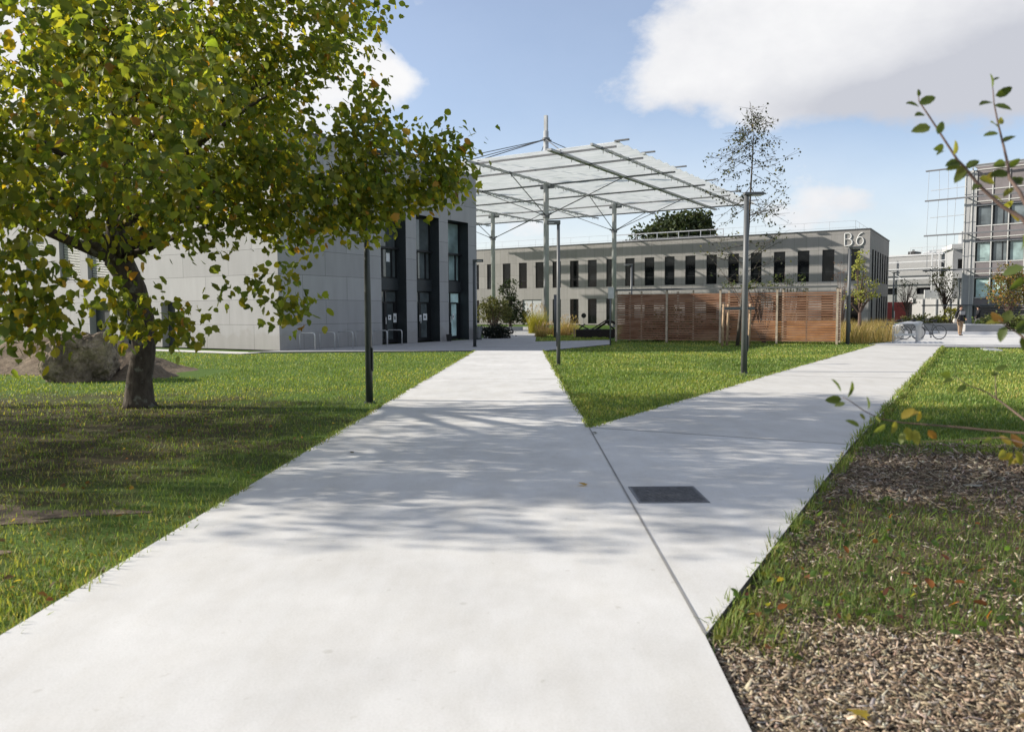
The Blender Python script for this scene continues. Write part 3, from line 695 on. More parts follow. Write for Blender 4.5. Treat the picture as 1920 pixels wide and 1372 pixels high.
def grow(name, root, trunk, trad, limbs, blobs, ntips, per, leafsize, label, group, bark_m, yellow=lambda p: 0., stub=.023, leaf=(LOBED, LOBED_F), spread=.165, mat='leaf', palettes=(GREENS, YELLOWS), cat='tree', droop=.95, sides=12):
    t = T(name, label, cat, root, 0, group); root = Vector(root)
    L = lambda p: Vector(p)-root
    b = MB(); b.tube([L(p) for p in trunk], trad, sides)
    nodes = []                                            # points other branches may start from
    for a, q, r0 in limbs:
        pts = branch_curve(trunk[a], q, .13, 6); b.tube([L(p) for p in pts], [r0*(1-.8*i/6) for i in range(7)], 7, False)
        for i, p in enumerate(pts[2:]): nodes.append((p, r0*(1-.8*(i+2)/6)))
    for p, r in zip(trunk[len(trunk)//2:], trad[len(trunk)//2:]): nodes.append((Vector(p), r))
    c0 = Vector(trunk[len(trunk)//2]); wts = [((r if not isinstance(r, (tuple, list)) else (r[0]*r[1]*r[2])**(1/3))**2.2) for c, r in blobs]
    tips = [rnd_in_blob(*random.choices(blobs, wts)[0]) for _ in range(ntips)]
    for c_, r_ in blobs:
        c_ = Vector(c_)
        if not isinstance(r_, tuple) and r_ < .36: tips += [rnd_in_blob(c_, r_) for _ in range(3 if c_.x > -2.5 else 2)]
    tips.sort(key=lambda p: (p-c0).length); lp = []
    npos = np.array([tuple(n[0]) for n in nodes])
    for tip in tips:
        d = np.linalg.norm(npos-np.array(tip), axis=1)
        d = d+.5*np.maximum(0, npos[:, 2]-tip.z)
        i = int(np.argmin(d)); p0, r0 = nodes[i]; pts = branch_curve(p0, tip, .14, 4); dist = (tip-p0).length
        rr = min(r0*.7, stub*(.6+.7*dist)); b.tube([L(p) for p in pts], [rr*(1-.75*k/4) for k in range(5)], 5, False)
        for k in (2, 3, 4): nodes.append((pts[k], rr*(1-.7*k/4)))
        npos = np.vstack([npos, [tuple(p) for p in pts[2:]]])
        for _ in range(per):
            s = random.uniform(.35, 1.08) if dist > .5 else random.uniform(0, 1.2); k = min(3.999, s*4); i0 = int(k); base = pts[i0].lerp(pts[i0+1], k-i0) if s <= 1 else pts[4]
            lp.append(tuple(L(base+Vector((random.gauss(0, 1), random.gauss(0, 1), random.gauss(-.25, .8)))*spread)))
    b.build('trunk', bark_m, t, True)
    pts, rot, sc = leafcloud(lp, leafsize, droop, .55, L(c0))
    N = len(pts); yp = np.array([yellow(Vector(p)+root) for p in pts]); g = pick(N, palettes[0]); y = pick(N, palettes[1]); c = np.where((RNG.random(N) < yp)[:, None], y, g)
    s3 = np.stack([sc*RNG.uniform(.7, 1.12, N), sc, sc*RNG.normal(.8, 1.3, N)], 1)          # some flat, some curled
    # two leaf outlines share the crown mesh: lobed ones and plain pointed ovals
    k = RNG.random(N) < .5; oval = [(x*1.5, y, z) for x, y, z in OVAL]
    a_ = cards('crown', *leaf, pts[k], rot[k], s3[k], c[k], M[mat], t); b_ = cards('crown_oval', oval, OVAL_F, pts[~k], rot[~k], s3[~k], c[~k], M[mat], t)
    bm = bmesh.new(); bm.from_mesh(a_.data); bm.from_mesh(b_.data); bm.to_mesh(a_.data); bm.free(); me_ = b_.data; bpy.data.objects.remove(b_); bpy.data.meshes.remove(me_)
    return t
def B(px, py, y, r): return (at(px, py, y), r)
TR = Vector((-6.24, 13.06, -.06))
trunk = [TR, Vector((-6.24, 13.05, .05)), Vector((-6.22, 13.04, .4)), Vector((-6.11, 13.0, .9)), Vector((-6.08, 12.95, 1.4)), Vector((-6.17, 12.9, 1.9)), Vector((-6.36, 12.8, 2.35)), Vector((-6.34, 12.7, 2.9)), Vector((-6.1, 12.6, 4.)), Vector((-6.05, 12.5, 5.2)), Vector((-6.0, 12.4, 6.6)), Vector((-5.9, 12.4, 8.0))]
trad = [.29, .24, .20, .185, .18, .18, .22, .15, .125, .105, .07, .03]
limbs = [(6, at(560, 300, 11.5), .10), (6, at(420, 420, 10.4), .07), (6, at(40, 330, 11), .12), (6, at(-250, 300, 11.5), .10), (6, at(150, 380, 9), .09), (7, at(690, 330, 11.3), .075), (7, at(500, 180, 10.2), .075), (7, at(250, 120, 14.8), .08), (6, at(430, 330, 14.3), .08),
         (8, at(620, 130, 11.8), .06), (8, at(120, 60, 10), .07), (8, at(300, 150, 8.4), .06), (9, at(450, -60, 12), .05), (9, at(200, -120, 11.5), .05), (6, at(60, 250, 8.0), .08), (7, at(520, 420, 11.8), .05), (10, at(330, -330, 12.5), .04)]
blobs = [B(330, 215, 11, 1.95), B(590, 300, 11.2, 1.25), B(560, 340, 10.6, .95), B(735, 305, 11.2, .82), B(740, 320, 10.8, .62), B(800, 285, 11.2, .50), B(842, 262, 11.2, .33), B(858, 262, 11.2, .2), B(815, 300, 11.2, .3), B(820, 350, 11.2, .3), B(775, 375, 11.2, .45), B(660, 370, 11, .6), B(600, 150, 11.4, .85), B(690, 200, 11.3, .5), B(490, 375, 10.4, .7), B(630, 410, 10.9, .5), B(150, 275, 9.4, 1.2),
         B(110, 130, 9.2, 1.6), B(360, 40, 11.2, 2.0), B(470, -60, 12, 2.0), B(200, -170, 11.3, 2.6), B(640, 20, 10, .30), B(540, 60, 11, .6), B(-230, 230, 11.5, 2.4), B(-100, 120, 9, 1.8), B(60, 245, 7.8, 1.05), B(260, 230, 7.6, 1.0), B(400, 150, 7.8, .7), B(130, 20, 7.4, 1.0), B(350, 220, 14, 1.7), B(160, 180, 14.4, 1.7), B(480, 260, 13.4, 1.2),
         B(515, 545, 9.0, .22), B(420, 395, 10.2, .5), B(310, 390, 9.8, .5), B(500, 405, 10.6, .55), B(470, 440, 10.2, .4), B(380, 430, 9.8, .42), B(560, 410, 10.8, .6), B(640, 415, 11, .42), B(300, 440, 9.4, .38), B(345, 592, 8.5, .12), B(235, 590, 8.5, .12), B(205, 540, 8.4, .12), B(88, 560, 7.2, .13), B(75, 605, 7.2, .10), B(5, 490, 7.0, .34), B(-5, 585, 7.0, .22), B(560, 572, 9.2, .12), B(20, 420, 7.6, .5), B(250, 375, 8.6, .45), B(130, 375, 8.4, .5), B(350, -380, 12.5, 1.6)]
grow('broadleaf_tree', TR, trunk, trad, limbs, blobs, 980, 37, (.062, .135), 'large green and yellowing tree with a dark curved trunk on the left lawn', None, M['bark'],
     lambda p: max(.07, min(.7, .12+.11*(-5.2-p.x)+.10*(3.6-p.z))))
T2 = Vector((-12.4, 8.0, -.06))
trunk2 = [T2, T2+Vector((.05, 0, 1)), T2+Vector((.1, .1, 2.1)), T2+Vector((.2, .1, 3.4)), T2+Vector((.3, 0, 5)), T2+Vector((.3, 0, 7))]
limbs2 = [(2, (-9.0, 7.4, 3.6), .08), (2, (-7.4, 7.2, 4.2), .07), (2, (-10.5, 7, 3.7), .07), (3, (-9.6, 9.4, 5.0), .07), (3, (-14.5, 10.5, 4.6), .08), (3, (-15, 12.5, 5), .08), (4, (-11.6, 8, 6.5), .05)]
blobs2 = [((-9.8, 7.6, 4.1), 1.7), ((-8.2, 7.2, 4.4), 1.5), ((-12, 8.2, 5.6), 2.1), ((-10.4, 9.4, 5.2), 1.7), ((-13.6, 11.2, 5.0), 2.2), ((-15.2, 13.2, 5.2), 2.2), ((-12.6, 12.8, 4.0), 1.5), ((-15.5, 9.5, 5.5), 2.0), ((-8.0, 7.4, 5.6), 1.2), ((-6.6, 7.1, 4.6), .9), B(-40, 380, 8, .6), B(25, 540, 7.4, .42), B(-60, 450, 7.6, .6), B(10, 590, 7.2, .25)]
grow('broadleaf_tree', T2, trunk2, [.22, .17, .15, .12, .08, .03], limbs2, blobs2, 420, 30, (.06, .125), 'second broadleaf tree whose dark and yellow leaves push in from the left edge', None, M['bark'], lambda p: .35)

# young, nearly bare tree with its stakes
S0 = Vector((9.9, 34.4, -.06))
tk = [S0, at(1388, 590, 34.4), at(1396, 520, 34.4), at(1404, 420, 34.4), at(1409, 330, 34.4), at(1413, 260, 34.4), at(1406, 190, 34.4)]
lm = []
for k in range(64):
    f = (k+.5)/64; py = 545-330*f**.85; px = 1394+22*f; i = min(5, max(1, int(1+(590-py)/66)))
    reach = (88 if f < .5 else 88*(1-(f-.5)/.56))*random.uniform(.35, 1); sgn = random.choice((-1, 1))
    lm.append((i, at(px+sgn*reach, py-reach*random.uniform(.25, .75), 34.4+random.uniform(-1.6, 1.6)), .017*(1.2-f)))
def sapling():
    t = T('young_tree', 'slim young tree with almost bare upswept branches, staked on the lawn', 'tree', S0)
    b = MB(); b.tube([p-S0 for p in tk], [.085, .07, .06, .048, .035, .018, .006], 9); lp = []; dark = []
    for i, q, r in lm:
        # start part-way up the stem so that branches do not bunch
        f = random.uniform(0, 1); p0 = Vector(tk[i]).lerp(Vector(tk[min(6, i+1)]), f) if i < 6 else Vector(tk[i])
        pts = branch_curve(p0, q, .06, 5); b.tube([p-S0 for p in pts], [r*(1-.8*k/5) for k in range(6)], 5, False)
        for _ in range(5):
            k = random.randint(1, 4); e = pts[k]+(pts[k+1]-pts[k-1]).normalized()*random.uniform(.2, .55)+Vector((random.gauss(0, .22), random.gauss(0, .22), random.uniform(0, .3)))
            b.tube([pts[k]-S0, e-S0], [.008, .004], 4, False)
            for _ in range(random.choice((0, 1, 2, 3))): lp.append(tuple(e-S0+Vector((random.gauss(0, .09), random.gauss(0, .09), random.gauss(0, .09)))))
        for _ in range(7): lp.append(tuple(pts[random.randint(2, 5)]-S0+Vector((random.gauss(0, .08), random.gauss(0, .08), random.gauss(0, .08)))))
    for cx, cy in ((1422, 222), (1418, 240), (1420, 258), (1388, 263), (1400, 280), (1442, 265), (1437, 275), (1408, 290), (1415, 270), (1372, 318), (1360, 325), (1464, 318), (1462, 319), (1400, 270), (1395, 262), (1404, 300), (1382, 355), (1472, 381), (1450, 395), (1440, 400), (1355, 380), (1412, 360), (1440, 335), (1408, 230), (1426, 250), (1410, 262), (1425, 280), (1398, 290), (1420, 300), (1406, 320), (1418, 340), (1400, 345), (1392, 372), (1430, 360), (1465, 345), (1380, 330), (1376, 400), (1445, 420), (1420, 410)):
        for _ in range(17): lp.append(tuple(at(cx, cy, 34.4)+Vector((random.gauss(0, .10), random.gauss(0, .15), random.gauss(0, .09)))-S0))
    b.build('trunk', M['bark_dark'], t, True)
    pts, rot, sc = leafcloud(lp, (.08, .15), .3); cards('crown', DIAMOND, DIAMOND_F, pts, rot, sc, pick(len(pts), [(3, (.045, .05, .035)), (2, (.07, .08, .04)), (.5, (.16, .15, .03))]), M['dull_leaf'], t)
sapling()
t = T('tree_stakes', 'frame of round timber stakes with a crossbar round the young tree', 'tree stake', (9.9, 34.4, -.05))
for px, py, dy in ((1354, 646, -.35), (1363, 643, .4), (1404, 647, -.3), (1396, 643, .4)):
    p = at(px, py, 34.4+dy); x = p.x-9.9
    b = MB(); b.tube([(x, dy, -.1), (x+.02, dy, .9), (x+.05, dy, 1.85)], [.055, .052, .05], 9); b.build('stake', M['stake'], t, True)
b = MB(); b.bar((-.75, -.37, 1.66), (.62, -.33, 1.66), .05, .13); b.bar((-.6, .42, 1.66), (.4, .42, 1.66), .05, .11); b.build('crossbar', M['lamp_grey'], t)
b = MB(); b.tube([(.06, -.3, 1.65), (.1, .0, 1.66), (.06, .38, 1.65)], .03, 6); b.build('strap', M['black'], t)

def bush(name, loc, blobs, n, size, label, cat, palette, stems=12, leaf=(DIAMOND, DIAMOND_F), group=None, droop=.1, up=.3, stem_m='twig', trunk_h=None, kids_named=('foliage', 'stem'), clump=.16, shell=.5):
    """crown filled with leaf clumps round its stems; blobs are relative to loc"""
    t = T(name, label, cat, loc, 0, group); b = MB(); lp = []
    wts = [((r if not isinstance(r, tuple) else (r[0]*r[1]*r[2])**(1/3)))**2 for c, r in blobs]
    for _ in range(stems):
        e = rnd_in_blob(*random.choices(blobs, wts)[0]); s0 = Vector((random.gauss(0, .05), random.gauss(0, .05), 0)) if not trunk_h else Vector((0, 0, trunk_h*random.uniform(.5, 1)))
        b.tube(branch_curve(s0, e, .05, 3), [.03, .02, .014, .006] if not trunk_h else [trunk_h*.02, trunk_h*.014, trunk_h*.01, .01], 5, False)
    if trunk_h: b.tube([(0, 0, -.1), (.03, 0, trunk_h*.5), (0, .03, trunk_h)], [trunk_h*.045+.02, trunk_h*.035+.02, trunk_h*.02+.02], 8)
    nc = max(4, n//14)
    for _ in range(nc):
        c = rnd_in_blob(*random.choices(blobs, wts)[0])
        for _ in range(14): lp.append((c.x+random.gauss(0, clump), c.y+random.gauss(0, clump), max(.03, c.z+random.gauss(0, clump*.8))))
    b.build(kids_named[1], M[stem_m], t)
    pts, rot, sc = leafcloud(lp, size, droop, up); cards(kids_named[0], *leaf, pts, rot, sc, pick(len(pts), palette), M['dull_leaf'], t)
    return t
EVER = [(3, (.036, .05, .024)), (3, (.052, .07, .032)), (1, (.08, .095, .045))]
OLIVE = [(3, (.10, .105, .04)), (2, (.14, .14, .055)), (1, (.06, .07, .025))]
# dark evergreens beyond the long building
p = at(1247, 560, 125); bush('evergreen_tree', (p.x, 125, 0), [((-1, 0, 11.5), (5.8, 5, 3.6)), ((3, 0, 13.6), (3.4, 4, 3.4)), ((-4.5, 0, 9.5), (4.5, 4, 2.6)), ((.5, 0, 14), (3, 3.5, 3))], 9000, (.45, .8), 'broad dark evergreen tree rising behind the roof of the long building', 'tree', EVER, 20, trunk_h=8, stem_m='bark', kids_named=('crown', 'trunk'), clump=.45)
p = at(1312, 560, 125); bush('evergreen_tree', (p.x, 126, 0), [((0, 0, 13.4), (2.3, 3, 3.9)), ((.8, 0, 10.8), (2.7, 3, 3.2))], 5000, (.4, .75), 'narrower olive green evergreen at the right of the dark one behind the long building', 'tree', [(3, (.045, .06, .02)), (2, (.06, .075, .025)), (1, (.03, .04, .015))], 14, trunk_h=8, stem_m='bark', kids_named=('crown', 'trunk'), clump=.4)
# planting in the plaza
bush('willow_shrub', (-1.45, 63, 0), [((0, 0, 1.9), (1.15, 1.0, .8)), ((-.55, 0, 1.5), (.8, .8, .8)), ((.6, 0, 1.5), (.8, .8, .8))], 2600, (.10, .20), 'olive fine-leaved shrub spreading over the plaza bed beside the entrance building', 'shrub', OLIVE, 40, droop=-.5, clump=.13)
bush('small_tree', (-.15, 64.5, 0), [((0, 0, 3.3), (.75, .7, .9)), ((.1, 0, 2.2), (.95, .8, .8)), ((.5, 0, 1.2), (1.15, .8, .6)), ((-.2, 0, 1.5), (.7, .7, .8)), ((.9, 0, 1.0), (1.2, .6, .35))], 2400, (.12, .24), 'dark leafy young tree standing right of the olive shrub in the plaza', 'tree', [(3, (.03, .045, .02)), (2, (.05, .07, .03)), (1, (.09, .11, .05))], 26, trunk_h=2.6, stem_m='bark', kids_named=('crown', 'trunk'), clump=.12)
b = MB(); b.prism([(-2.2, -.9), (1.5, -.7), (1.9, .3), (1.0, .9), (-2.0, .8)], -.02, .32); o = b.build('planter_edge', M['plaza'], loc=(-1.0, 63.2, 0)); tag(o, 'low stone kerbed bed under the olive shrub and small tree', 'planter')
bush('low_hedge', (-1.0, 45.2, 0), [((0, 0, .35), (.75, .5, .35)), ((.45, .1, .3), (.5, .4, .3))], 2200, (.08, .16), 'dark low clump of plants beside the mesh bin at the building corner', 'shrub', [(3, (.02, .025, .02)), (1, (.035, .04, .03))], 10)
GR = {'yel': [(3, (.30, .26, .04)), (2, (.36, .33, .09)), (1, (.16, .18, .03))], 'tan': [(3, (.36, .26, .11)), (2, (.28, .21, .08)), (1.2, (.18, .17, .05)), (1, (.44, .34, .18))], 'rus': [(2, (.20, .13, .06)), (2, (.26, .17, .08)), (1, (.12, .12, .04))]}
BLADE = [(-.5, 0, 0), (.5, 0, 0), (.35, .55, .06), (-.35, .55, .06), (0, 1, .25)]; BLADE_F = [(0, 1, 2, 3), (3, 2, 4)]
def tuft_mesh(name, pos, h, lean, width, col, parent=None, mat='grass'):
    N = len(pos); yaw = RNG.uniform(0, 2*np.pi, N); le = np.abs(RNG.normal(0, lean, N))
    ax = np.stack([np.cos(yaw)*np.sin(le), np.sin(yaw)*np.sin(le), np.cos(le)], 1); nr = np.stack([np.cos(yaw), np.sin(yaw), np.zeros(N)], 1)+RNG.normal(0, .4, (N, 3)); nr = nrmz(nr-ax*np.sum(nr*ax, 1, keepdims=True))
    sc = np.stack([width, h, h], 1); return cards(name, BLADE, BLADE_F, pos, frames(ax, nr), sc, col, M[mat], parent)
def grass_clump(loc, r, h, n, pal, label, group=None):
    t = T('ornamental_grass', label, 'grass clump', loc, 0, group); a = RNG.uniform(0, 2*np.pi, n); rr = r*np.sqrt(RNG.random(n))
    pos = np.stack([rr*np.cos(a), rr*np.sin(a), np.zeros(n)-.03], 1); hh = h*RNG.uniform(.6, 1.1, n)
    tuft_mesh('blades', pos, hh, .22, RNG.uniform(.012, .022, n), pick(n, GR[pal]), t)
    k = max(8, n//8); a = RNG.uniform(0, 2*np.pi, k); rr = r*1.15*np.sqrt(RNG.random(k)); pos = np.stack([rr*np.cos(a), rr*np.sin(a), h*RNG.uniform(.75, 1.15, k)], 1)
    tuft_mesh('seed_heads', pos, np.full(k, .22), .5, np.full(k, .035), pick(k, [(1, (.40, .30, .20)), (1, (.32, .22, .13))]), t)
    return t
grass_clump((1.75, 55.5, 0), .6, 1.75, 900, 'yel', 'tall bright yellow ornamental grass at the corner of the planted lawn')
for k, (x, y, r, h, pal, lb) in enumerate([(2.35, 52, .6, .75, 'rus', 'short russet grass clump in front of the white columns foot'), (3.2, 50, .6, .7, 'rus', 'short russet grass clump left of the dark timber bench'), (3.9, 54, .7, 1.1, 'tan', 'tan grass clump behind the left-turned lamp post'), (1.75, 47.5, .35, .55, 'tan', 'small tan clump at the near corner of the planted lawn')]):
    grass_clump((x, y, -.02), r, h, 420, pal, lb)
# tawny grass bed right of the timber screen
bed = [(15.9, 36.0), (17.8, 36.9), (18.4, 37.6), (21.9, 45.2), (28, 58), (22, 60), (16.5, 42)]
def inpoly(x, y, poly):
    c = np.zeros(len(x), bool); n = len(poly)
    for i in range(n):
        (x0, y0), (x1, y1) = poly[i], poly[(i+1) % n]
        if y0 == y1: continue
        c ^= ((y0 > y) != (y1 > y)) & (x < (x1-x0)*(y-y0)/(y1-y0)+x0)
    return c
bush('enclosed_shrub', (8.6, 40.6, 0), [((0, 0, .9), (1.2, .6, .9)), ((-1.2, .2, .6), (.8, .5, .6)), ((2.6, -.8, .7), (1.0, .5, .7))], 1500, (.1, .2), 'dark shrub seen through the left half of the timber screen', 'shrub', EVER, 14)
n = 26000; x = RNG.uniform(15.5, 28.5, n); y = RNG.uniform(35.5, 60, n); k = inpoly(x, y, bed); x, y = x[k], y[k]; n = len(x)
cl = np.array([fbm(a*.9, b_*.9, 2, 2) for a, b_ in zip(x, y)])
o = tuft_mesh('tawny_grass', np.stack([x, y, np.zeros(n)-.05], 1), (.95+.35*cl)*RNG.uniform(.6, 1.1, n), .25, RNG.uniform(.012, .03, n), pick(n, GR['tan'])); struct(o, 'stuff')
o['label'] = 'bed of tall tawny ornamental grass right of the timber screen'; o['category'] = 'grass bed'
p = at(1611, 600, 44)
bush('yellowing_tree', (p.x, 44, -.05), [((-.1, 0, 3.4), (.55, .5, .75)), ((.35, 0, 2.5), (.65, .6, .55)), ((-.35, 0, 2.1), (.6, .5, .5)), ((.1, 0, 4.3), (.3, .3, .8)), ((.6, 0, 2.9), (.5, .4, .4))], 800, (.09, .17), 'small yellow-green tree in the tawny grass right of the screen-side lamp post', 'tree', [(3, (.22, .23, .05)), (2, (.30, .30, .07)), (1, (.13, .15, .04))], 22, trunk_h=2.2, kids_named=('crown', 'trunk'), clump=.1)
p = at(1578, 560, 47)
bush('reddish_shrub', (p.x, 47, -.05), [((0, 0, 3.2), (.4, .4, 1.5)), ((.2, 0, 2.2), (.5, .4, .9))], 260, (.06, .12), 'thin reddish nearly bare shrub between the timber screen and the B6 corner', 'shrub', [(2, (.12, .07, .05)), (1, (.16, .10, .07))], 22, clump=.12)
p = at(1480, 530, 52)
bush('sparse_tree', (p.x, 52, -.05), [((0, 0, 3.6), (1.0, .6, .8)), ((.8, 0, 3.2), (.9, .6, .7)), ((-.8, 0, 3.4), (.8, .6, .6))], 380, (.07, .14), 'thin green and bare-twigged tree top showing above the right part of the timber screen', 'tree', [(2, (.08, .11, .035)), (1, (.13, .14, .05))], 30, clump=.12)
p = at(1455, 545, 37.2)
bush('climbing_plant', (p.x-.6, 37.0, 0), [((-.9, 0, 2.72), (1.0, .15, .16)), ((.3, 0, 2.66), (.7, .15, .14))], 420, (.06, .12), 'sparse green climber trailing along the top of the timber screen', 'climber', [(2, (.07, .10, .03)), (1, (.13, .13, .04))], 16, clump=.07)
p = at(945, 530, 62)
# ================================================================== tower on the right
M['brown_panel'] = plain('brown_spandrel_panel', (.15, .135, .14), .55, .12, 1.2)
M['mullion'] = plain('pale_mullion', (.42, .42, .41), .5, .06)
M['pale_clad'] = plain('pale_grey_cladding', (.30, .305, .31), .7, .05)
M['conc_wall'] = concrete('pale_wall_concrete', (.55, .55, .54))
M['site_white'] = plain('site_wall_paint', (.5, .5, .49), .7, .06)
M['grey_wall'] = plain('mid_grey_wall', (.20, .205, .205), .75, .12)
M['red'] = plain('red_container_paint', (.48, .11, .10), .55, .15)
P0 = Vector((43.96, 75, 0)); RZT = R(-44)
tw = T('glass_tower', 'tall brown panelled glass building with pale mullions and steel outriggers at the right edge', 'building', P0, RZT)
FZ = [1.93, 5.30, 8.68, 12.04, 14.9]; TL = 15.0
b = MB()
for i in range(4):
    z0, z1 = FZ[i], FZ[i+1]; h = z1-z0
    if i == 3: b.box((0, 0, z0), (TL, 0, 0), (0, .3, 0), (0, 0, h)); continue
    b.bx(0, TL, 0, .3, z0, z0+.2*h); b.bx(0, TL, 0, .3, z0+.76*h, z1)
b.build('spandrel_panel', M['brown_panel'], tw)
b = MB(); b.bx(.05, TL, .32, 12, 0, 14.9); b.build('core_wall', M['grey_wall'], tw)
b = MB()
for q in range(7): b.bx(.3, TL, -.05, .3, .25+q*.24, .36+q*.24)
b.bx(0, TL, -.02, .3, 0, .24); b.build('ground_floor_louvre', M['brown_panel'], tw)
b = MB(); b.bx(-.85, -.02, -.1, 12, 0, 14.6); b.build('side_wall', M['pale_clad'], tw)
b = MB(); b.bx(-.95, -.85, -.16, .0, 0, 14.9); b.bx(-.35, -.25, -.18, -.1, 0, 14.9); b.build('corner_post', M['mullion'], tw)
for i in range(3):
    z0, z1 = FZ[i], FZ[i+1]; h = z1-z0
    for k in range(11):
        x0 = .06+k*1.35; pale = (i, k) in ((0, 0), (0, 1), (1, 0), (1, 2))
        b = MB(); frame_bm(b, (x0+.06, .14, 0), (1, 0, 0), (0, 1, 0), 1.2, z0+.203*h, z0+.757*h, .07, .08, (.8,) if k % 2 else ()); f = b.build('window', M['frame_dark'], tw)
        b = MB(); rect(b, (x0+.09, .19, 0), (1, 0, 0), 1.14, z0+.21*h, z0+.75*h); b.build('pane', M['glass_reflection'] if pale else M['glass_tower'], f)
for k in range(12):
    b = MB(); b.bx(.02+k*1.35-.045, .02+k*1.35+.045, -.09, .13, 1.95, 14.4); b.build('mullion', M['mullion'], tw)
for i in range(4):
    z0 = FZ[i]; h = 3.37
    b = MB()
    for f in (.2, .76, .88): b.bx(.07, TL, -.06, -.004, z0+f*h-.03, z0+f*h+.06) if not (i == 3 and f > .8) else None
    b.build('transom', M['mullion'], tw)
for k, z in enumerate(FZ+[1.93]):
    if k == 5: continue
    b = MB(); b.bar((-4.2, -.9, z), (TL, -.9, z), .16, .13); b.bar((-.6, -.9, z), (-.6, -.1, z), .1, .1); b.bar((TL*.5, -.9, z), (TL*.5, 0, z), .1, .1); b.build('outrigger', M['steel_dark'], tw)
b = MB(); b.bx(-.2, TL, .0, 9, 14.9, 15.15); b.build('roof', M['pale_clad'], tw)
b = MB()
for x in (-3.9, -3.0, -2.2, -1.5):
    for z0, z1 in ((12.04, 14.9), (8.68, 12.04), (5.6, 8.68)): b.tube([(x+random.uniform(-.15, .15), -.9, z0), (x, -.9, z1)], .018, 4)
for z in (13.0, 10.4, 7.2): b.tube([(-3.7, -.9, z), (-.6, -.9, z+.05)], .03, 5)
b.build('sun_screen_cable', M['rail'], tw)
# ------------------------------------------------------------------ low service building between them
D1 = 105.
pa, pb_ = at(1640, 560, D1), at(1800, 560, D1-8); dx = (pb_-pa); dx.z = 0; LBK = dx.length; ang = math.atan2(dx.y, dx.x)
sb = T('service_building', 'low pale building with white corrugated upper wall and exposed steel frame, far behind', 'building', (pa.x, pa.y, 0), ang)
HB = 8.4
def cor():
    t = NT('corrugated_white'); co = t.coord(); w = t.n('ShaderNodeTexWave'); w.inputs['Scale'].default_value = 3.2; t.l(co, w.inputs['Vector'])
    t.pbsdf(t.ramp(w.outputs['Fac'], [(0, (.22, .225, .23)), (1, (.31, .31, .31))]), .6, .3, 0, t.bump(w.outputs['Fac'], .4, .03)); return t.m
M['corr'] = cor()
b = MB(); b.bx(0, LBK*.78, 0, 10, 5.4, HB); b.build('upper_wall', M['corr'], sb)
b = MB(); b.wall((0, -.1, 0), (1, 0, 0), (0, 1, 0), LBK, 5.395, [(1.2, 2.9, 3.5, 4.35), (5.4, 7.1, 3.5, 4.35), (4.0, LBK-.6, .2, 2.5)], .5); b.build('lower_wall', [M['grey_wall'], M['frame_dark']], sb)
for x0 in (1.2, 5.4):
    b = MB(); rect(b, (x0, .2, 0), (1, 0, 0), 1.7, 3.5, 4.35); b.build('window', M['glass'], sb)
b = MB(); rect(b, (4.0, .4, 0), (1, 0, 0), LBK-4.6, .2, 2.5); b.build('dark_opening', M['frame_dark'], sb)
b = MB(); b.bx(LBK*.78, LBK*.9, .3, 9, 5.4, 7.6); b.build('recessed_wall', M['grey_wall'], sb)
b = MB(); b.bx(-.1, LBK*.8, -.1, 10, HB, HB+.2); b.build('roof_edge', M['rail'], sb)
b = MB()
for z in (5.5, 6.7, 7.6): b.bar((-1, -1.2, z), (LBK+1, -1.2, z), .12, .14)
for x in (-.5, 1.6, 7.6, LBK*.8): b.bar((x, -1.2, 0 if x > 5 else 2), (x, -1.2, HB+.3), .14, .14)
b.bar((0, -1.2, 7.7), (4, -1.2, 5.5), .06, .06); b.bar((7.6, -1.2, 7.9), (10.6, -1.2, 6.7), .06, .06)
b.build('steel_frame', M['rail'], sb)
for x, w, h in ((3.3, .9, .75), (5.2, 1.4, .45), (6.8, 2.0, .8), (8.9, 1.2, .6)):
    b = MB(); b.bx(x, x+w, 2, 4, HB+.2, HB+.2+h*.7); b.tube([(x+w*.3, 3, HB+h*.7), (x+w*.3, 3, HB+.25+h)], w*.18, 10); b.bx(x+w*.1, x+w*.9, 1.96, 1.999, HB+.25, HB+.15+h*.6); b.build('roof_unit', M['black'] if x < 4 else M['galv'], sb, bevel=.02)
b = MB(); rail(b, [(4, 1, HB+.2), (11, 1, HB+.2)], .9, 1.3, .03); b.build('guard_rail', M['rail'], sb)
pw = at(1786, 560, 92)
wb = T('white_annex', 'small white annex with dark windows and rooftop machine beside the glass tower', 'building', (pw.x, 92, 0), R(-20))
b = MB(); b.wall((0, 0, 0), (1, 0, 0), (0, 1, 0), 3.6, 8.6, [(.4, 3.0, 6.2, 7.4), (.9, 2.9, 1.7, 4.6)], .4); b.bx(0, 3.6, .5, 6, 0, 8.55); b.build('wall', [M['pale_clad'], M['clad_dark']], wb)
for z0, z1, x0, x1 in ((6.2, 7.4, .4, 3.0), (1.7, 4.6, .9, 2.9)):
    b = MB(); frame_bm(b, (x0, .2, 0), (1, 0, 0), (0, 1, 0), x1-x0, z0, z1, .08, .08, ((x1-x0)*.6,)); f = b.build('window', M['rail'], wb)
    b = MB(); rect(b, (x0+.04, .26, 0), (1, 0, 0), x1-x0-.08, z0+.04, z1-.04); b.build('pane', M['glass'], f)
b = MB(); b.bx(-.3, 3.7, -.3, 6, 8.6, 9.1); b.bx(-.2, 3.6, -.8, -.01, 5.15, 5.9); b.build('canopy_band', M['site_white'], wb)
b = MB(); b.bx(.8, 2.4, .5, 2.5, 9.1, 10.6); b.bx(1.0, 2.6, .45, .499, 9.6, 10.9); b.tube([(1.6, 1.2, 10.6), (1.6, 1.2, 11.1)], .35, 12); b.build('roof_unit', M['galv'], wb, bevel=.04)
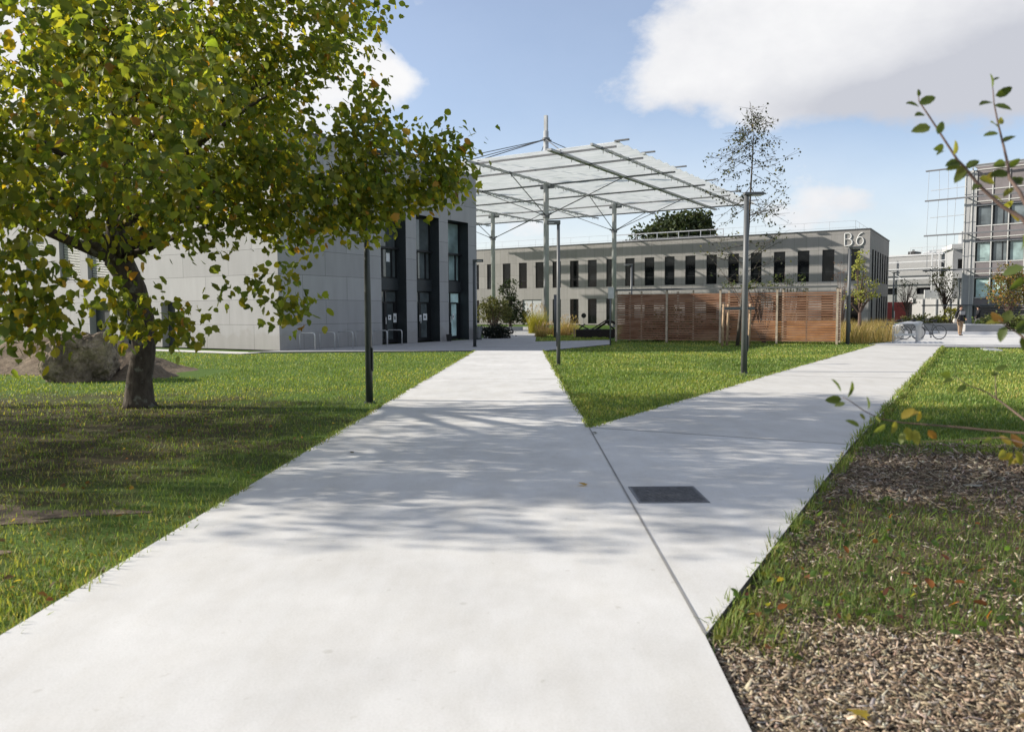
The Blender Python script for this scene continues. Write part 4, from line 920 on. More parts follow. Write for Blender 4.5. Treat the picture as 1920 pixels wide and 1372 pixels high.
# white site wall, red container, sign board
p0, p1 = at(1705, 600, 93), at(1832, 600, 88.5); d = p1-p0; d.z = 0
t = T('site_wall', 'long white panelled wall with grey posts behind the bike rack plaza', 'wall', (p0.x, p0.y, 0), math.atan2(d.y, d.x))
b = MB(); b.bx(0, d.length, 0, .15, 0, 2.75); b.build('wall_panel', M['site_white'], t)
for k in range(6):
    b = MB(); x = d.length*k/5; b.bx(x-.05, x+.05, -.12, -.003, 0, 2.8); b.build('post', M['rail'], t)
b = MB(); b.bx(-.25, .35, -.2, .2, 2.4, 2.95); b.build('end_box', M['white'], t)
p0 = at(1660, 600, 90); t = T('red_container', 'red metal container beside the far corner of the long building', 'container', (p0.x, 90, 0), R(-34))
b = MB(); b.bx(0, 2.3, 0, 3, .1, 2.4)
for k in range(14): b.bx(.08+k*.158, .16+k*.158, -.03, -.002, .2, 2.3)
b.build('body', M['red'], t); b = MB(); b.bx(2.303, 2.36, .1, 2.9, .1, 2.3); b.build('door', M['timber_dark'], t); b = MB(); b.tube([(.95, -.3, 0), (.95, -.3, 1.4)], .05, 8); b.build('handle', M['white'], t)
p0 = at(1733, 559, 95); b = MB(); b.bx(0, 2.6, 0, .08, -.02, .95); b.bx(.3, .36, .1, .16, -2.6, .9); b.bx(2.2, 2.26, .1, .16, -2.6, .9); o = b.build('notice_board', M['white'], loc=(p0.x, 95, 2.95)); tag(o, 'plain white rectangular board above the white wall', 'board')
p = at(1767, 560, 84); bush('pale_tree', (p.x, 83.5, 0), [((0, 0, 4.6), (1.5, 1.2, 1.5)), ((.8, 0, 3.6), (1.3, 1, 1.2)), ((-.8, 0, 5.3), (.9, .9, .8))], 900, (.12, .24), 'pale olive small tree in front of the service building, behind the white wall', 'tree', OLIVE, 26, trunk_h=2.6, kids_named=('crown', 'trunk'), clump=.22)
p = at(1700, 580, 76); bush('bare_tree', (p.x, 76, 0), [((0, 0, 3), (1.2, 1, 1.4))], 260, (.1, .2), 'dark thin tree between the red container and the white wall', 'tree', EVER, 30, trunk_h=2.0, kids_named=('crown', 'trunk'), clump=.2)
# planters on the plaza
def planter(loc, L, w, h, rz, m, cap, label):
    t = T('planter_wall', label, 'planter', loc, rz); b = MB(); b.bx(0, L, 0, w, -.05, h); b.build('wall', m, t)
    b = MB(); b.bx(-.03, L+.03, -.03, w+.03, h, h+.07); b.build('coping', cap, t, bevel=.008); return t
planter((26.2, 57.5, 0), 5.75, 1.5, .46, R(-27), M['grey_wall'], M['grey_wall'], 'dark grey low planter wall behind the standing person')
planter((31.1, 53.8, 0), 2.6, 2.5, .42, R(-5), M['plaza'], M['path'], 'low grey block with pale top right of the standing person')
planter((33.2, 49.4, 0), 9, 4, .35, R(-20), M['path'], M['path'], 'pale low wall of the planted bed at the right edge')
for k, (x, y, s_, pal, lb) in enumerate([(36.5, 54, 1.0, OLIVE, 'broad green shrub bed at the right edge below the tower'), (33.8, 55.0, .7, OLIVE, 'green shrub behind the pale block beside the tower'), (40, 52, 1.0, OLIVE, 'green shrub at the far right below the reddish tree')]):
    bush('shrub', (x, y, .1), [((0, 0, .75*s_), (1.8*s_, 1.0, .65*s_)), ((1.2*s_, 0, .6*s_), (1.2*s_, 1, .5))], 1300, (.12, .24), lb, 'shrub', [(3, (.09, .12, .035)), (2, (.14, .15, .05)), (1, (.06, .08, .025))], 14, clump=.16)
for k, (px, d_, h, pal, lb) in enumerate([(1785, 62, 1.5, [(3, (.30, .27, .05)), (2, (.2, .2, .05))], 'bright yellow grassy shrub left of the standing person'), (1735, 66, 1.1, OLIVE, 'low olive plants in front of the white wall, left of the yellow one'), (1762, 68, .9, OLIVE, 'low olive plants in front of the white wall, behind the bike wheels'), (1712, 64, 1.0, OLIVE, 'low grey-green plants at the left end of the white wall')]):
    q = at(px, 600, d_); bush('shrub', (q.x, d_, 0), [((0, 0, h*.55), (.85, .6, h*.45))], 420, (.12, .25), lb, 'shrub', pal, 24, droop=-.8, clump=.12)
q = at(1893, 560, 58); bush('reddish_tree', (q.x, 58, 0), [((0, 0, 3.1), (1.5, 1.3, 1.0)), ((.5, 0, 2.5), (2.0, 1.4, .7)), ((-.3, 0, 4.0), (.8, .8, .8)), ((1.2, 0, 3.4), (1.2, 1, .9))], 3000, (.12, .22), 'bushy tree turning rusty orange in front of the glass tower', 'tree', [(3, (.13, .13, .035)), (2, (.22, .13, .04)), (2, (.09, .10, .03)), (1, (.28, .15, .05))], 26, trunk_h=1.7, kids_named=('crown', 'trunk'), clump=.2)

# ================================================================== bike rack and bicycles
Q0 = Vector((17.42, 35.85, 0))
rk = T('bike_rack', 'pale steel rack of nine close hoops on the plaza beside the tawny grass', 'bike rack', Q0, 0)
ax = Vector((1.0, -.13, 0)).normalized(); st = Vector((.44, .76, 0))
for k in range(9):
    o_ = st*k; L = 1.0; r = .17
    pts = [o_+Vector((0, 0, -.03)), o_+Vector((0, 0, .88-r))]+[o_+ax*(r-r*math.cos(q))+Vector((0, 0, .88-r+r*math.sin(q))) for q in (.4, .8, 1.2, 1.57)]
    pts += [o_+ax*(L-r+r*math.sin(q))+Vector((0, 0, .88-r+r*math.cos(q))) for q in (0, .4, .8, 1.2, 1.57)]+[o_+ax*L+Vector((0, 0, -.03))]
    b = MB(); b.tube(pts, .021, 8); b.build('hoop', M['galv'], rk, True)
b = MB(); b.bar(ax*.04+Vector((0, 0, .37)), ax*.96+Vector((0, 0, .37)), .03, .09); b.build('cross_rail', M['galv'], rk)
b = MB(); b.bar((0, 0, .02), st*8, .06, .03); b.bar(ax, st*8+ax, .06, .03); b.build('floor_rail', M['galv'], rk)
def bicycle():
    t = T('bicycle', '', 'bicycle', (0, 0, 0), 0, 'bicycles parked in the steel rack')
    for x in (0, 1.02):
        b = MB(); b.tube([(x+.33*math.cos(q), 0, .34+.33*math.sin(q)) for q in [k*2*math.pi/28 for k in range(29)]], .02, 8, False); w = b.build('wheel', M['black'], t, True)
        b = MB(); b.tube([(x+.305*math.cos(q), 0, .34+.305*math.sin(q)) for q in [k*2*math.pi/28 for k in range(29)]], .010, 6, False); b.build('rim', M['galv'], w, True)
        b = MB()
        for k in range(16): q = k*math.pi/8; b.tube([(x, .02*(-1)**k, .34), (x+.3*math.cos(q), 0, .34+.3*math.sin(q))], .0025, 3, False)
        b.tube([(x, -.04, .34), (x, .04, .34)], .022, 8); b.build('spokes', M['galv'], w)
    b = MB(); S, H_, BB, RA, FA = (.30, 0, .78), (.80, 0, .82), (.42, 0, .30), (0, 0, .34), (1.02, 0, .34)
    for p_, q_, r in ((BB, S, .016), (BB, H_, .019), (S, H_, .016), (BB, (.0, .05, .34), .010), (BB, (0, -.05, .34), .010), (S, (0, .05, .34), .009), (S, (0, -.05, .34), .009), (H_, (.9, 0, .62), .016), ((.9, .05, .62), (1.02, .05, .34), .011), ((.9, -.05, .62), (1.02, -.05, .34), .011), (H_, (.78, 0, .98), .012), (S, (.27, 0, .93), .012)): b.tube([p_, q_], r, 7)
    b.bar((.9, -.05, .62), (.9, .05, .62), .02, .03); b.build('frame', M['lamp_dark'], t)
    b = MB(); b.tube([(.70, -.27, 1.0), (.80, -.2, 1.0), (.78, 0, .98), (.80, .2, 1.0), (.70, .27, 1.0)], .013, 7); b.build('handlebar', M['black'], t, True)
    b = MB(); b.tube([(.14, 0, .95), (.24, 0, .955), (.32, 0, .95), (.42, 0, .945)], [.06, .075, .045, .02], 8); b.build('saddle', M['black'], t, True)
    b = MB(); b.disc((.42, .03, .30), (0, 1, 0), .09, .01, 18); b.bar((.42, .05, .30), (.42, .05, .14), .02, .015); b.bar((.42, -.05, .30), (.42, -.05, .46), .02, .015); b.bar((.38, .06, .13), (.46, .06, .13), .02, .08); b.build('crank', M['steel_dark'], t)
    return t
bk = bicycle(); bk.location = (21.75, 39.9, 0); bk.rotation_euler.z = R(172); bk['label'] = 'bicycle at the right end of the steel rack, its bare wheel out on the plaza'
for loc, a, lb in (((21.2, 40.9, 0), 170, 'second bicycle behind the outermost one at the rack'), ((19.9, 39.8, 0), 168, 'bicycle seen through the hoops in the middle of the rack')):
    q = dup(bk); q.location = loc; q.rotation_euler.z = R(a); q['label'] = lb

# ================================================================== people
M['skin'] = plain('skin', (.42, .26, .19), .6, .05); M['coat'] = plain('black_coat', (.014, .014, .017), .8, .2); M['tan'] = plain('tan_trousers', (.27, .19, .125), .8, .12); M['hair'] = plain('dark_hair', (.025, .018, .014), .6)
M['grey_cloth'] = plain('grey_cloth', (.24, .24, .25), .8, .1); M['bag'] = plain('pale_bag', (.55, .50, .44), .7, .12); M['shoe'] = plain('dark_shoes', (.03, .022, .018), .6)
def skinmesh(name, verts, edges, radii, mats, parent, root=0, subdiv=2, assign=None, extra=None):
    me = bpy.data.meshes.new(name); me.from_pydata([tuple(v) for v in verts], edges, []); o = bpy.data.objects.new(name, me); C.objects.link(o)
    o.modifiers.new('skin', 'SKIN'); s = o.modifiers.new('sub', 'SUBSURF'); s.levels = s.render_levels = subdiv
    for i, r in enumerate(radii):
        sv = me.skin_vertices[0].data[i]; sv.radius = (r, r) if not isinstance(r, tuple) else r; sv.use_root = (i == root)
    bpy.context.view_layer.update(); dg = bpy.context.evaluated_depsgraph_get()
    m2 = bpy.data.meshes.new_from_object(o.evaluated_get(dg)); bpy.data.objects.remove(o); m2.name = name
    o = bpy.data.objects.new(name, m2); C.objects.link(o); o.parent = parent; m2.materials.clear()
    for m in mats: m2.materials.append(m)
    for p in m2.polygons: p.use_smooth = True; p.material_index = assign(p.center) if assign else 0
    return o
def person(label, loc, rz, arms, top, legs_m, stride=.06, cat='person'):
    t = T('person', label, cat, loc, rz)
    # x right, y forward; one joint per vertex
    vs = [(0, 0, .96), (0, .0, 1.12), (0, -.01, 1.32), (0, 0, 1.44), (0, .005, 1.50), (0, .015, 1.57), (0, .02, 1.66)]
    rd = [(.16, .12), (.14, .11), (.17, .12), (.12, .09), .052, (.07, .085), (.075, .09)]
    ed = [(0, 1), (1, 2), (2, 3), (3, 4), (4, 5), (5, 6)]
    def chain(s0, pts, rs):
        p = s0
        for q, r in zip(pts, rs): vs.append(q); rd.append(r); ed.append((p, len(vs)-1)); p = len(vs)-1
        return p
    for s in (-1, 1):
        f = stride*s
        chain(0, [(s*.10, 0, .86), (s*.105, f+.015, .50), (s*.11, f*1.6-.01, .11), (s*.115, f*1.6+.03, .045), (s*.125, f*1.6+.17, .035)], [.095, .062, .042, .042, .034])
        e, w = arms[0 if s < 0 else 1]
        wv, ev = Vector(w), Vector(e); hd = (wv-ev).normalized()
        h = chain(3, [(s*.185, 0, 1.41), e, w, tuple(wv+hd*.07)], [.062, .045, .03, (.036, .018)])
        for k in range(4):
            off = Vector((0, (k-1.5)*.019, 0)); a_ = wv+hd*.09+off; chain(h, [tuple(a_+hd*.035), tuple(a_+hd*(.06+.012*(k in (1, 2)))+Vector((-s*.012, 0, -.004)))], [.0085, .0075])
        chain(h, [tuple(wv+hd*.075+Vector((-s*.005, .04, 0))), tuple(wv+hd*.105+Vector((-s*.01, .048, 0)))], [.010, .008])
    body = skinmesh('body', vs, ed, rd, [M['skin'], M['shoe']], t, 0, 1, lambda c: 1 if c.z < .09 else 0)
    # face
    for nm, pts, m in (('eye', [(-.03, .112, 1.645), (.03, .112, 1.645)], M['black']),):
        for p_ in pts: b = MB(); b.tube([(p_[0], p_[1]-.008, p_[2]), (p_[0], p_[1]+.004, p_[2])], .008, 8); b.build(nm, m, t)
    b = MB(); b.tube([(0, .10, 1.65), (0, .125, 1.615), (0, .11, 1.605)], [.008, .013, .01], 6); b.build('nose', M['skin'], t, True)
    b = MB(); b.bar((-.022, .105, 1.58), (.022, .105, 1.58), .006, .008); b.build('mouth', M['coat'], t)
    hv = [(0, -.01, 1.70), (0, -.035, 1.65), (0, -.045, 1.57)]
    skinmesh('hair', hv, [(0, 1), (1, 2)], [(.08, .085), (.085, .08), (.06, .05)], [M['hair']], t, 1, 2)
    # clothing shells
    tv = [(0, 0, 1.0), (0, 0, 1.18), (0, -.01, 1.33), (0, 0, 1.45), (0, .0, .84)]; tr = [(.20, .15), (.185, .14), (.20, .145), (.13, .10), (.21, .16)]; te = [(4, 0), (0, 1), (1, 2), (2, 3)]
    for s in (-1, 1):
        e, w = arms[0 if s < 0 else 1]; k = len(tv); tv += [(s*.19, 0, 1.41), e, tuple(Vector(e).lerp(Vector(w), .93))]; tr += [.078, .062, .048]; te += [(3, k), (k, k+1), (k+1, k+2)]
    skinmesh('coat', tv, te, tr, [top], t, 0, 2)
    lv = [(0, 0, .95)]; lr = [(.17, .13)]; le = []
    for s in (-1, 1):
        f = stride*s; k = len(lv); lv += [(s*.10, 0, .84), (s*.105, f+.015, .50), (s*.11, f*1.6-.01, .10)]; lr += [.108, .08, .068]; le += [(0, k), (k, k+1), (k+1, k+2)]
    skinmesh('trousers', lv, le, lr, [legs_m], t, 0, 2)
    return t
pp = person('person in dark coat and tan trousers standing on the plaza with a pale bag', (26.0, 45.5, 0), R(185), [((-.27, -.02, 1.16), (-.22, .14, 1.0)), ((.27, -.03, 1.16), (.27, .02, .92))], M['coat'], M['tan'])
b = MB(); b.tube([(.0, 0, .26), (.0, 0, .2), (0, 0, .08), (0, 0, 0)], [.06, .12, .15, .1], 10); o = b.build('shoulder_bag', M['bag'], smooth=True, loc=(25.62, 45.4, .74)); o.scale = (.8, .55, 1.); tag(o, 'pale bag hanging at the side of the person in the dark coat', 'bag')
b = MB(); b.tube([(0, 0, 0), (.14, -.18, .32), (.30, -.12, .66)], .013, 6); h = b.build('bag_strap', M['bag'], o)
b = MB(); b.prism([(-.13, -.05), (.13, -.05), (.15, .05), (-.15, .05)], 0, .4); sc = b.build('scarf', M['grey_cloth'], pp, bevel=.03); sc.scale = (1, 1, .55); sc.location = (.0, .15, 1.2)
p = at(1834, 590, 60)
person('person in a dark jacket and pale trousers walking behind the planting, seen against the tower', (p.x, 60, 0), R(80), [((-.26, .08, 1.16), (-.24, .22, .98)), ((.26, -.08, 1.16), (.25, -.14, .92))], M['coat'], M['bag'], .14)
# sky set-up: cloud banks as (x, y, half-width, half-height, weight) round the view axis
CLOUDS = [(1500, 40, 300, 110, 1.0), (1320, 150, 150, 55, .75), (1800, 40, 300, 140, 1.0), (1640, 165, 240, 50, .6), (1390, 235, 90, 30, .5), (1980, 150, 250, 70, .4),
          (640, 110, 90, 110, .5), (740, 150, 60, 40, .45), (330, 120, 330, 180, .9), (795, 20, 45, 30, .42), (1030, 430, 260, 35, .35), (1500, 390, 120, 50, .30), (1290, 395, 160, 40, .25), (1720, 410, 280, 60, .34), (-300, 200, 600, 300, .7), (2400, 100, 400, 200, .5)]
GREYS = [(1830, 190, 260, 60, .8), (1900, 90, 180, 90, .5), (1560, 205, 220, 35, .5), (1250, 215, 130, 25, .25), (2300, 250, 400, 200, .7)]
SKY_STR = .10; SUN_STR = 4.3; EXPOSURE = .86
CL_WHITE = (5.3, 5.3, 5.35); CL_GREY = (3.3, 3.4, 3.75); SKY_TINT = (1.14, 1.04, 1.03)
# ================================================================== foreground shrub on the right
def shrub_fg():
    root = Vector((2.75, 2.35, -.05))
    t = T('foreground_shrub', 'nearby shrub with long thin twigs and oval leaves reaching in from the right edge', 'shrub', root)
    b = MB(); lp = []; ax = []; nr = []; sc = []; col = []
    def stem(pts, r0, r1): n = len(pts); b.tube([p-root for p in pts], [r0+(r1-r0)*k/(n-1) for k in range(n)], 6)
    G = [(.075, .105, .03), (.10, .135, .045), (.14, .17, .06), (.20, .20, .05), (.30, .24, .05), (.24, .13, .045)]
    def leaf(p, dpx, dpy, L, c, y):
        """leaf at p whose tip points that way across the view"""
        q = at(960, 686, y); d = Vector((dpx, random.uniform(-.35, .35)*40, -dpy)).normalized()
        lp.append(p-root); ax.append(d); n = Vector((random.gauss(0, .6), -.7, random.gauss(.5, .4))); n = (n-d*n.dot(d)).normalized(); nr.append(n); sc.append(L); col.append(np.array(G[c])*random.uniform(.8, 1.2))
    Y = 2.75
    up = lambda l: [at(px, py, Y+dy) for px, py, dy in l]
    base = [root, Vector((2.7, 2.5, .6)), Vector((2.45, 2.65, 1.3))]
    A = up([(1990, 500, -.05), (1915, 408, 0), (1880, 388, .03), (1838, 350, .05), (1805, 310, .05), (1795, 300, .05), (1768, 258, .08), (1740, 215, .1), (1723, 190, .1), (1722, 180, .1)])
    stem(base+A, .011, .0016)
    for px, py, dx, dy, L, c in [(1723, 200, -30, -6, .055, 0), (1723, 195, 30, -12, .06, 1), (1722, 182, 2, -22, .03, 0), (1733, 215, -25, 4, .05, 0), (1745, 238, -36, 8, .07, 2), (1758, 252, 12, -30, .05, 1), (1770, 275, -28, 8, .05, 0), (1772, 283, -25, 10, .045, 1), (1788, 290, 10, -35, .06, 3), (1800, 303, -45, 12, .06, 0), (1800, 308, -35, 14, .06, 2), (1810, 318, -28, 30, .065, 2), (1812, 316, 40, -26, .06, 1), (1808, 312, -30, 24, .05, 3), (1835, 335, 40, 8, .07, 3), (1840, 345, -30, 15, .05, 1), (1862, 370, 30, 6, .06, 3), (1880, 385, 32, -6, .06, 3), (1895, 395, 20, 25, .05, 4), (1850, 335, 26, -14, .05, 4)]:
        leaf(at(px, py, Y+.05), dx, dy, L, c, Y)
    Bm = up([(1965, 470, -.1), (1912, 360, -.05), (1893, 335, 0), (1890, 310, .02), (1882, 275, .03), (1872, 235, .05), (1864, 195, .05), (1861, 160, .05)])
    stem([base[2]]+Bm, .008, .0014)
    for px, py, dx, dy, L, c in [(1860, 165, -4, -28, .05, 1), (1862, 150, 14, -4, .02, 0), (1866, 180, 30, -14, .06, 0), (1860, 192, -28, 6, .06, 0), (1864, 198, 28, 8, .06, 1), (1870, 238, -18, -6, .05, 2), (1872, 250, -34, 4, .05, 1), (1878, 268, 34, -18, .06, 0), (1872, 232, 12, -10, .045, 3), (1885, 305, -30, 8, .06, 1), (1888, 312, 30, -16, .05, 0), (1890, 325, -50, 6, .07, 0), (1893, 335, 20, 8, .05, 2), (1895, 345, 22, -10, .05, 1), (1900, 352, -24, 20, .05, 3)]:
        leaf(at(px, py, Y+.04), dx, dy, L, c, Y)
    C1 = up([(2000, 830, -.1), (1920, 812, 0), (1850, 806, .05), (1790, 800, .08), (1740, 796, .1), (1690, 792, .12), (1650, 785, .12), (1620, 770, .12), (1595, 752, .12), (1580, 744, .12)])
    stem([base[0]+Vector((0, 0, .3))]+C1, .0048, .0012)
    for px, py, dx, dy, L, c in [(1577, 735, -16, -26, .06, 0), (1590, 745, 4, -34, .065, 0), (1578, 748, -28, 2, .06, 0), (1585, 756, -20, 6, .04, 1), (1628, 768, -2, -26, .05, 0), (1612, 775, 8, 12, .03, 2), (1612, 800, -30, -16, .055, 0), (1640, 782, 20, 14, .04, 2), (1660, 795, -26, 26, .05, 2), (1690, 785, 24, -22, .06, 4), (1700, 780, 30, -10, .06, 4), (1700, 800, 10, 30, .06, 3), (1715, 805, 6, 34, .06, 3), (1695, 810, -14, 26, .05, 2), (1720, 790, 4, -18, .04, 4), (1740, 806, 20, 20, .05, 5), (1680, 790, -16, 28, .05, 3)]:
        leaf(at(px, py, Y+.1), dx, dy, L, c, Y)
    Dm = up([(2010, 900, -.1), (1925, 832, 0), (1880, 820, .05), (1830, 822, .08), (1780, 826, .1), (1728, 828, .12)]); stem([base[0]+Vector((0, 0, .3))]+Dm, .0035, .001)
    Em = up([(2000, 860, 0), (1920, 786, .3), (1880, 755, .35), (1850, 735, .4), (1815, 722, .4), (1790, 705, .4)]); stem([base[0]+Vector((0, 0, .3))]+Em, .006, .001)
    Fm = up([(1868, 748, .35), (1867, 725, .36), (1866, 695, .38)]); stem(Fm, .003, .001)
    for px, py, dx, dy, L, c in [(1790, 702, -4, -22, .045, 0), (1782, 702, -26, 0, .05, 0), (1788, 710, -20, 8, .04, 0), (1812, 722, -18, 14, .04, 0), (1866, 693, 18, -8, .04, 0), (1868, 698, -16, 4, .04, 0), (1869, 700, 16, 4, .035, 0),
                                 (1885, 845, -20, 10, .05, 3), (1895, 835, -10, -16, .05, 4), (1900, 850, -24, 16, .05, 4), (1905, 845, 10, 26, .06, 3), (1915, 840, -10, -20, .06, 5), (1895, 852, 4, 28, .05, 3), (1918, 850, -6, 16, .06, 4), (1860, 822, -14, 4, .04, 2)]:
        leaf(at(px, py, Y+.05), dx, dy, L, c, Y)
    Gm = up([(2010, 720, -.1), (1930, 640, -.05), (1905, 622, 0), (1885, 610, 0), (1872, 600, 0)]); stem([base[1]]+Gm, .007, .0014)
    for px, py, dx, dy, L, c in [(1884, 612, -14, 32, .06, 1), (1900, 618, 20, 20, .08, 1), (1905, 622, 36, -4, .09, 2), (1880, 606, -14, -14, .055, 5), (1885, 604, 16, -22, .06, 2), (1878, 602, -24, 4, .05, 3), (1905, 620, 30, -22, .06, 0), (1915, 630, 10, 26, .08, 1), (1915, 470, -4, -24, .06, 1), (1920, 500, -26, 12, .07, 1), (1920, 520, -20, 20, .06, 1)]:
        leaf(at(px, py, Y), dx, dy, L, c, Y)
    b.build('twigs', M['twig'], t, True)
    cards('leaves', OVAL, OVAL_F, np.array([tuple(p) for p in lp]), frames(np.array([tuple(a) for a in ax]), np.array([tuple(a) for a in nr])), np.array(sc), np.array(col), M['leaf'], t, True)
shrub_fg()

# ================================================================== grass
def polar(n, r0, r1, power=1., amax=44):
    a = np.radians(RNG.uniform(-amax, amax, n)); u_ = RNG.random(n); r = r0*(r1/r0)**(u_**power); return r*np.sin(a), r*np.cos(a), r
GCOL = [(4, (.145, .205, .05)), (4, (.195, .255, .065)), (2, (.26, .305, .09)), (.9, (.36, .35, .14))]
DCOL = [(3, (.085, .12, .026)), (3, (.13, .155, .038)), (2, (.19, .17, .065)), (1.5, (.25, .20, .10))]
def blades(n, polys, r0, r1, z, hr, wk, name, dry=None, excl=(), pal=GCOL, amax=44, lean=.45, thin=None):
    x, y, r = polar(n, r0, r1, 1., amax); k = np.zeros(n, bool)
    for p in polys: k |= inpoly(x, y, p)
    for p in excl: k &= ~inpoly(x, y, p)
    if thin is not None: k &= np.array([random.random() < thin(a, b_) if q else False for a, b_, q in zip(x, y, k)])
    x, y, r = x[k], y[k], r[k]; m = len(x)
    nz = np.array([fbm(a*.55, b_*.55, 1, 3) for a, b_ in zip(x, y)])
    nt = np.array([fbm(a*3.2, b_*3.2, 5, 2) for a, b_ in zip(x, y)])
    h = hr*(1+.5*nt)*RNG.uniform(.5, 1.25, m); n9 = np.array([fbm(a*.16, b_*.16, 7, 3) for a, b_ in zip(x, y)]); c = pick(m, pal)*(1+.34*nz+.3*n9)[:, None]; c[:, 0] *= 1+.22*np.clip(nz+n9, -.4, .6)
    if dry is not None:
        w = dry(x, y, nz); sw_ = RNG.random(m) < w; c[sw_] = pick(int(sw_.sum()), DCOL); h[sw_] *= .75
    return tuft_mesh(name, np.stack([x, y, np.full(m, z)], 1), h, lean, wk*np.maximum(1, r/7)*RNG.uniform(.7, 1.3, m), c)
def dryf(x, y, nz): return np.clip(.75-.16*np.hypot((x+6.)/1.5, (y-8.5)/1.5)+.8*nz, 0, .8)*(x < -2)
def thin(x, y):
    f = 1.
    for cx, cy, rx, ry in ((-4.2, 5.95, .9, .34), (-3.75, 4.9, .4, .32), (-8.2, 14.4, 1.8, .5), (-4.3, 8.3, .5, .28), (-5.4, 10.5, .9, .4)):
        e = ((x-cx)/rx)**2+((y-cy)/ry)**2+.9*fbm(x*2.3, y*2.3, 4, 3); f = min(f, max(.12, min(1, .12+.75*e)))
    if x < -2.2 and 5 < y < 15.5: f *= .62
    return f
rockx = [(-11.1, 17.7), (-9.0, 17.7), (-9.0, 19.2), (-11.1, 19.2)]; soilx = [(-19, 21.2), (-12.2, 20.4), (-9.3, 18.9), (-7.6, 19.0), (-7.6, 21.5), (-19, 27)]
struct(blades(330000, [LAWN_L], 3.0, 46, -.052, .052, .007, 'lawn_grass', dryf, (rockx, soilx), thin=thin), 'stuff')
struct(blades(330000, [LAWN_T, LAWN_R], 8, 44, -.052, .058, .0075, 'lawn_grass'), 'stuff')
struct(blades(40000, [LAWN_M], 38, 60, -.052, .10, .008, 'lawn_grass', amax=12), 'stuff')
# ragged fringe over the slab edges
def fringe(poly_pts, n, z=-.05, h=.055, side=.05):
    P = []; 
    for p, q in zip(poly_pts, poly_pts[1:]):
        L = math.hypot(q[0]-p[0], q[1]-p[1]); m = int(n*L); t_ = RNG.random(m)
        nx, ny_ = -(q[1]-p[1])/L, (q[0]-p[0])/L; off = RNG.normal(0, .03, m)+side*.4
        P.append(np.stack([p[0]+(q[0]-p[0])*t_+nx*off, p[1]+(q[1]-p[1])*t_+ny_*off, np.where(off < 0, -.006, z)], 1))
    P = np.concatenate(P); m = len(P); r = np.hypot(P[:, 0], P[:, 1]); cl = np.array([fbm(a*2.2, b_*2.2, 8, 3) for a, b_ in P[:, :2]])
    k = RNG.random(m) < np.clip(.5+.9*cl, .12, 1); P, r, cl = P[k], r[k], cl[k]; m = len(P)
    return tuft_mesh('edge_grass', P, h*(1+.9*np.maximum(0, cl))*RNG.uniform(.6, 1.3, m), .65, .007*np.maximum(1, r/7)*RNG.uniform(.7, 1.3, m), pick(m, GCOL+[(1, (.2, .17, .07))]))
struct(fringe([(-2.41, 3.59), (-2.31, 6.56), (-2.03, 15.28), (-1.47, 30.85)], 330, side=.03), 'stuff')
struct(fringe([(1.24, 30.55), (1.03, 15.12), (1.0, 10.07), (6.27, 18.74), (15.84, 34.21)], 260, side=.03), 'stuff')
struct(fringe([(17.59, 31.9), (4.9, 10.52), (3.8, 8.7)], 330, side=.03, h=.08), 'stuff')
struct(fringe([(3.8, 8.7), (.893, 3.56)], 520, side=.10, h=.075), 'stuff')
# weedy strip between the two chip areas
def weed_w(x, y):
    d = abs(y-(4.75+.10*(x-1)))/1.4; v = 1.2-d**3+1.5*fbm(x*1.1, y*1.1, 3, 4); far = .8-abs(y-8.4)/.5+.6*fbm(x, y, 6, 3)
    return max(0, min(1, v), min(.9, far)*(x > 3))
struct(blades(150000, [BED], 2.6, 12, -.05, .085, .006, 'weed_grass', lambda x, y, nz: np.clip(.5+.9*nz, .15, .85), (), GCOL, 52, .6, thin=weed_w), 'stuff')
# broad-leaved weeds
x, y, r = polar(30000, 3.0, 9.5, 1., 50); k = inpoly(x, y, BED); k &= np.array([random.random() < .16*weed_w(a, b_) if q else False for a, b_, q in zip(x, y, k)]); x, y = x[k], y[k]; m = len(x)
ax_ = RNG.normal(size=(m, 3)); ax_[:, 2] = np.abs(ax_[:, 2])*.5; nn = RNG.normal(size=(m, 3))*.4+np.array([0, 0, 1]); 
o = cards('weed_leaves', OVAL, OVAL_F, np.stack([x, y, RNG.uniform(-.03, .05, m)], 1), frames(ax_, nn), RNG.uniform(.025, .07, m), pick(m, [(3, (.07, .12, .03)), (3, (.10, .16, .05)), (1, (.20, .20, .05)), (.8, (.26, .10, .035)), (.6, (.13, .05, .03))]), M['leaf']); struct(o, 'stuff')
# tall seed stems
x, y, r = polar(2600, 3.2, 9.5, 1., 50); k = inpoly(x, y, BED); k &= np.array([random.random() < .22*weed_w(a, b_)+.012 if q else False for a, b_, q in zip(x, y, k)]); x, y = x[k], y[k]; m = len(x)
o = tuft_mesh('weed_stems', np.stack([x, y, np.full(m, -.05)], 1), RNG.uniform(.12, .34, m), .35, np.full(m, .004), pick(m, [(2, (.14, .11, .06)), (1, (.10, .06, .04)), (1, (.12, .13, .05))])); struct(o, 'stuff')
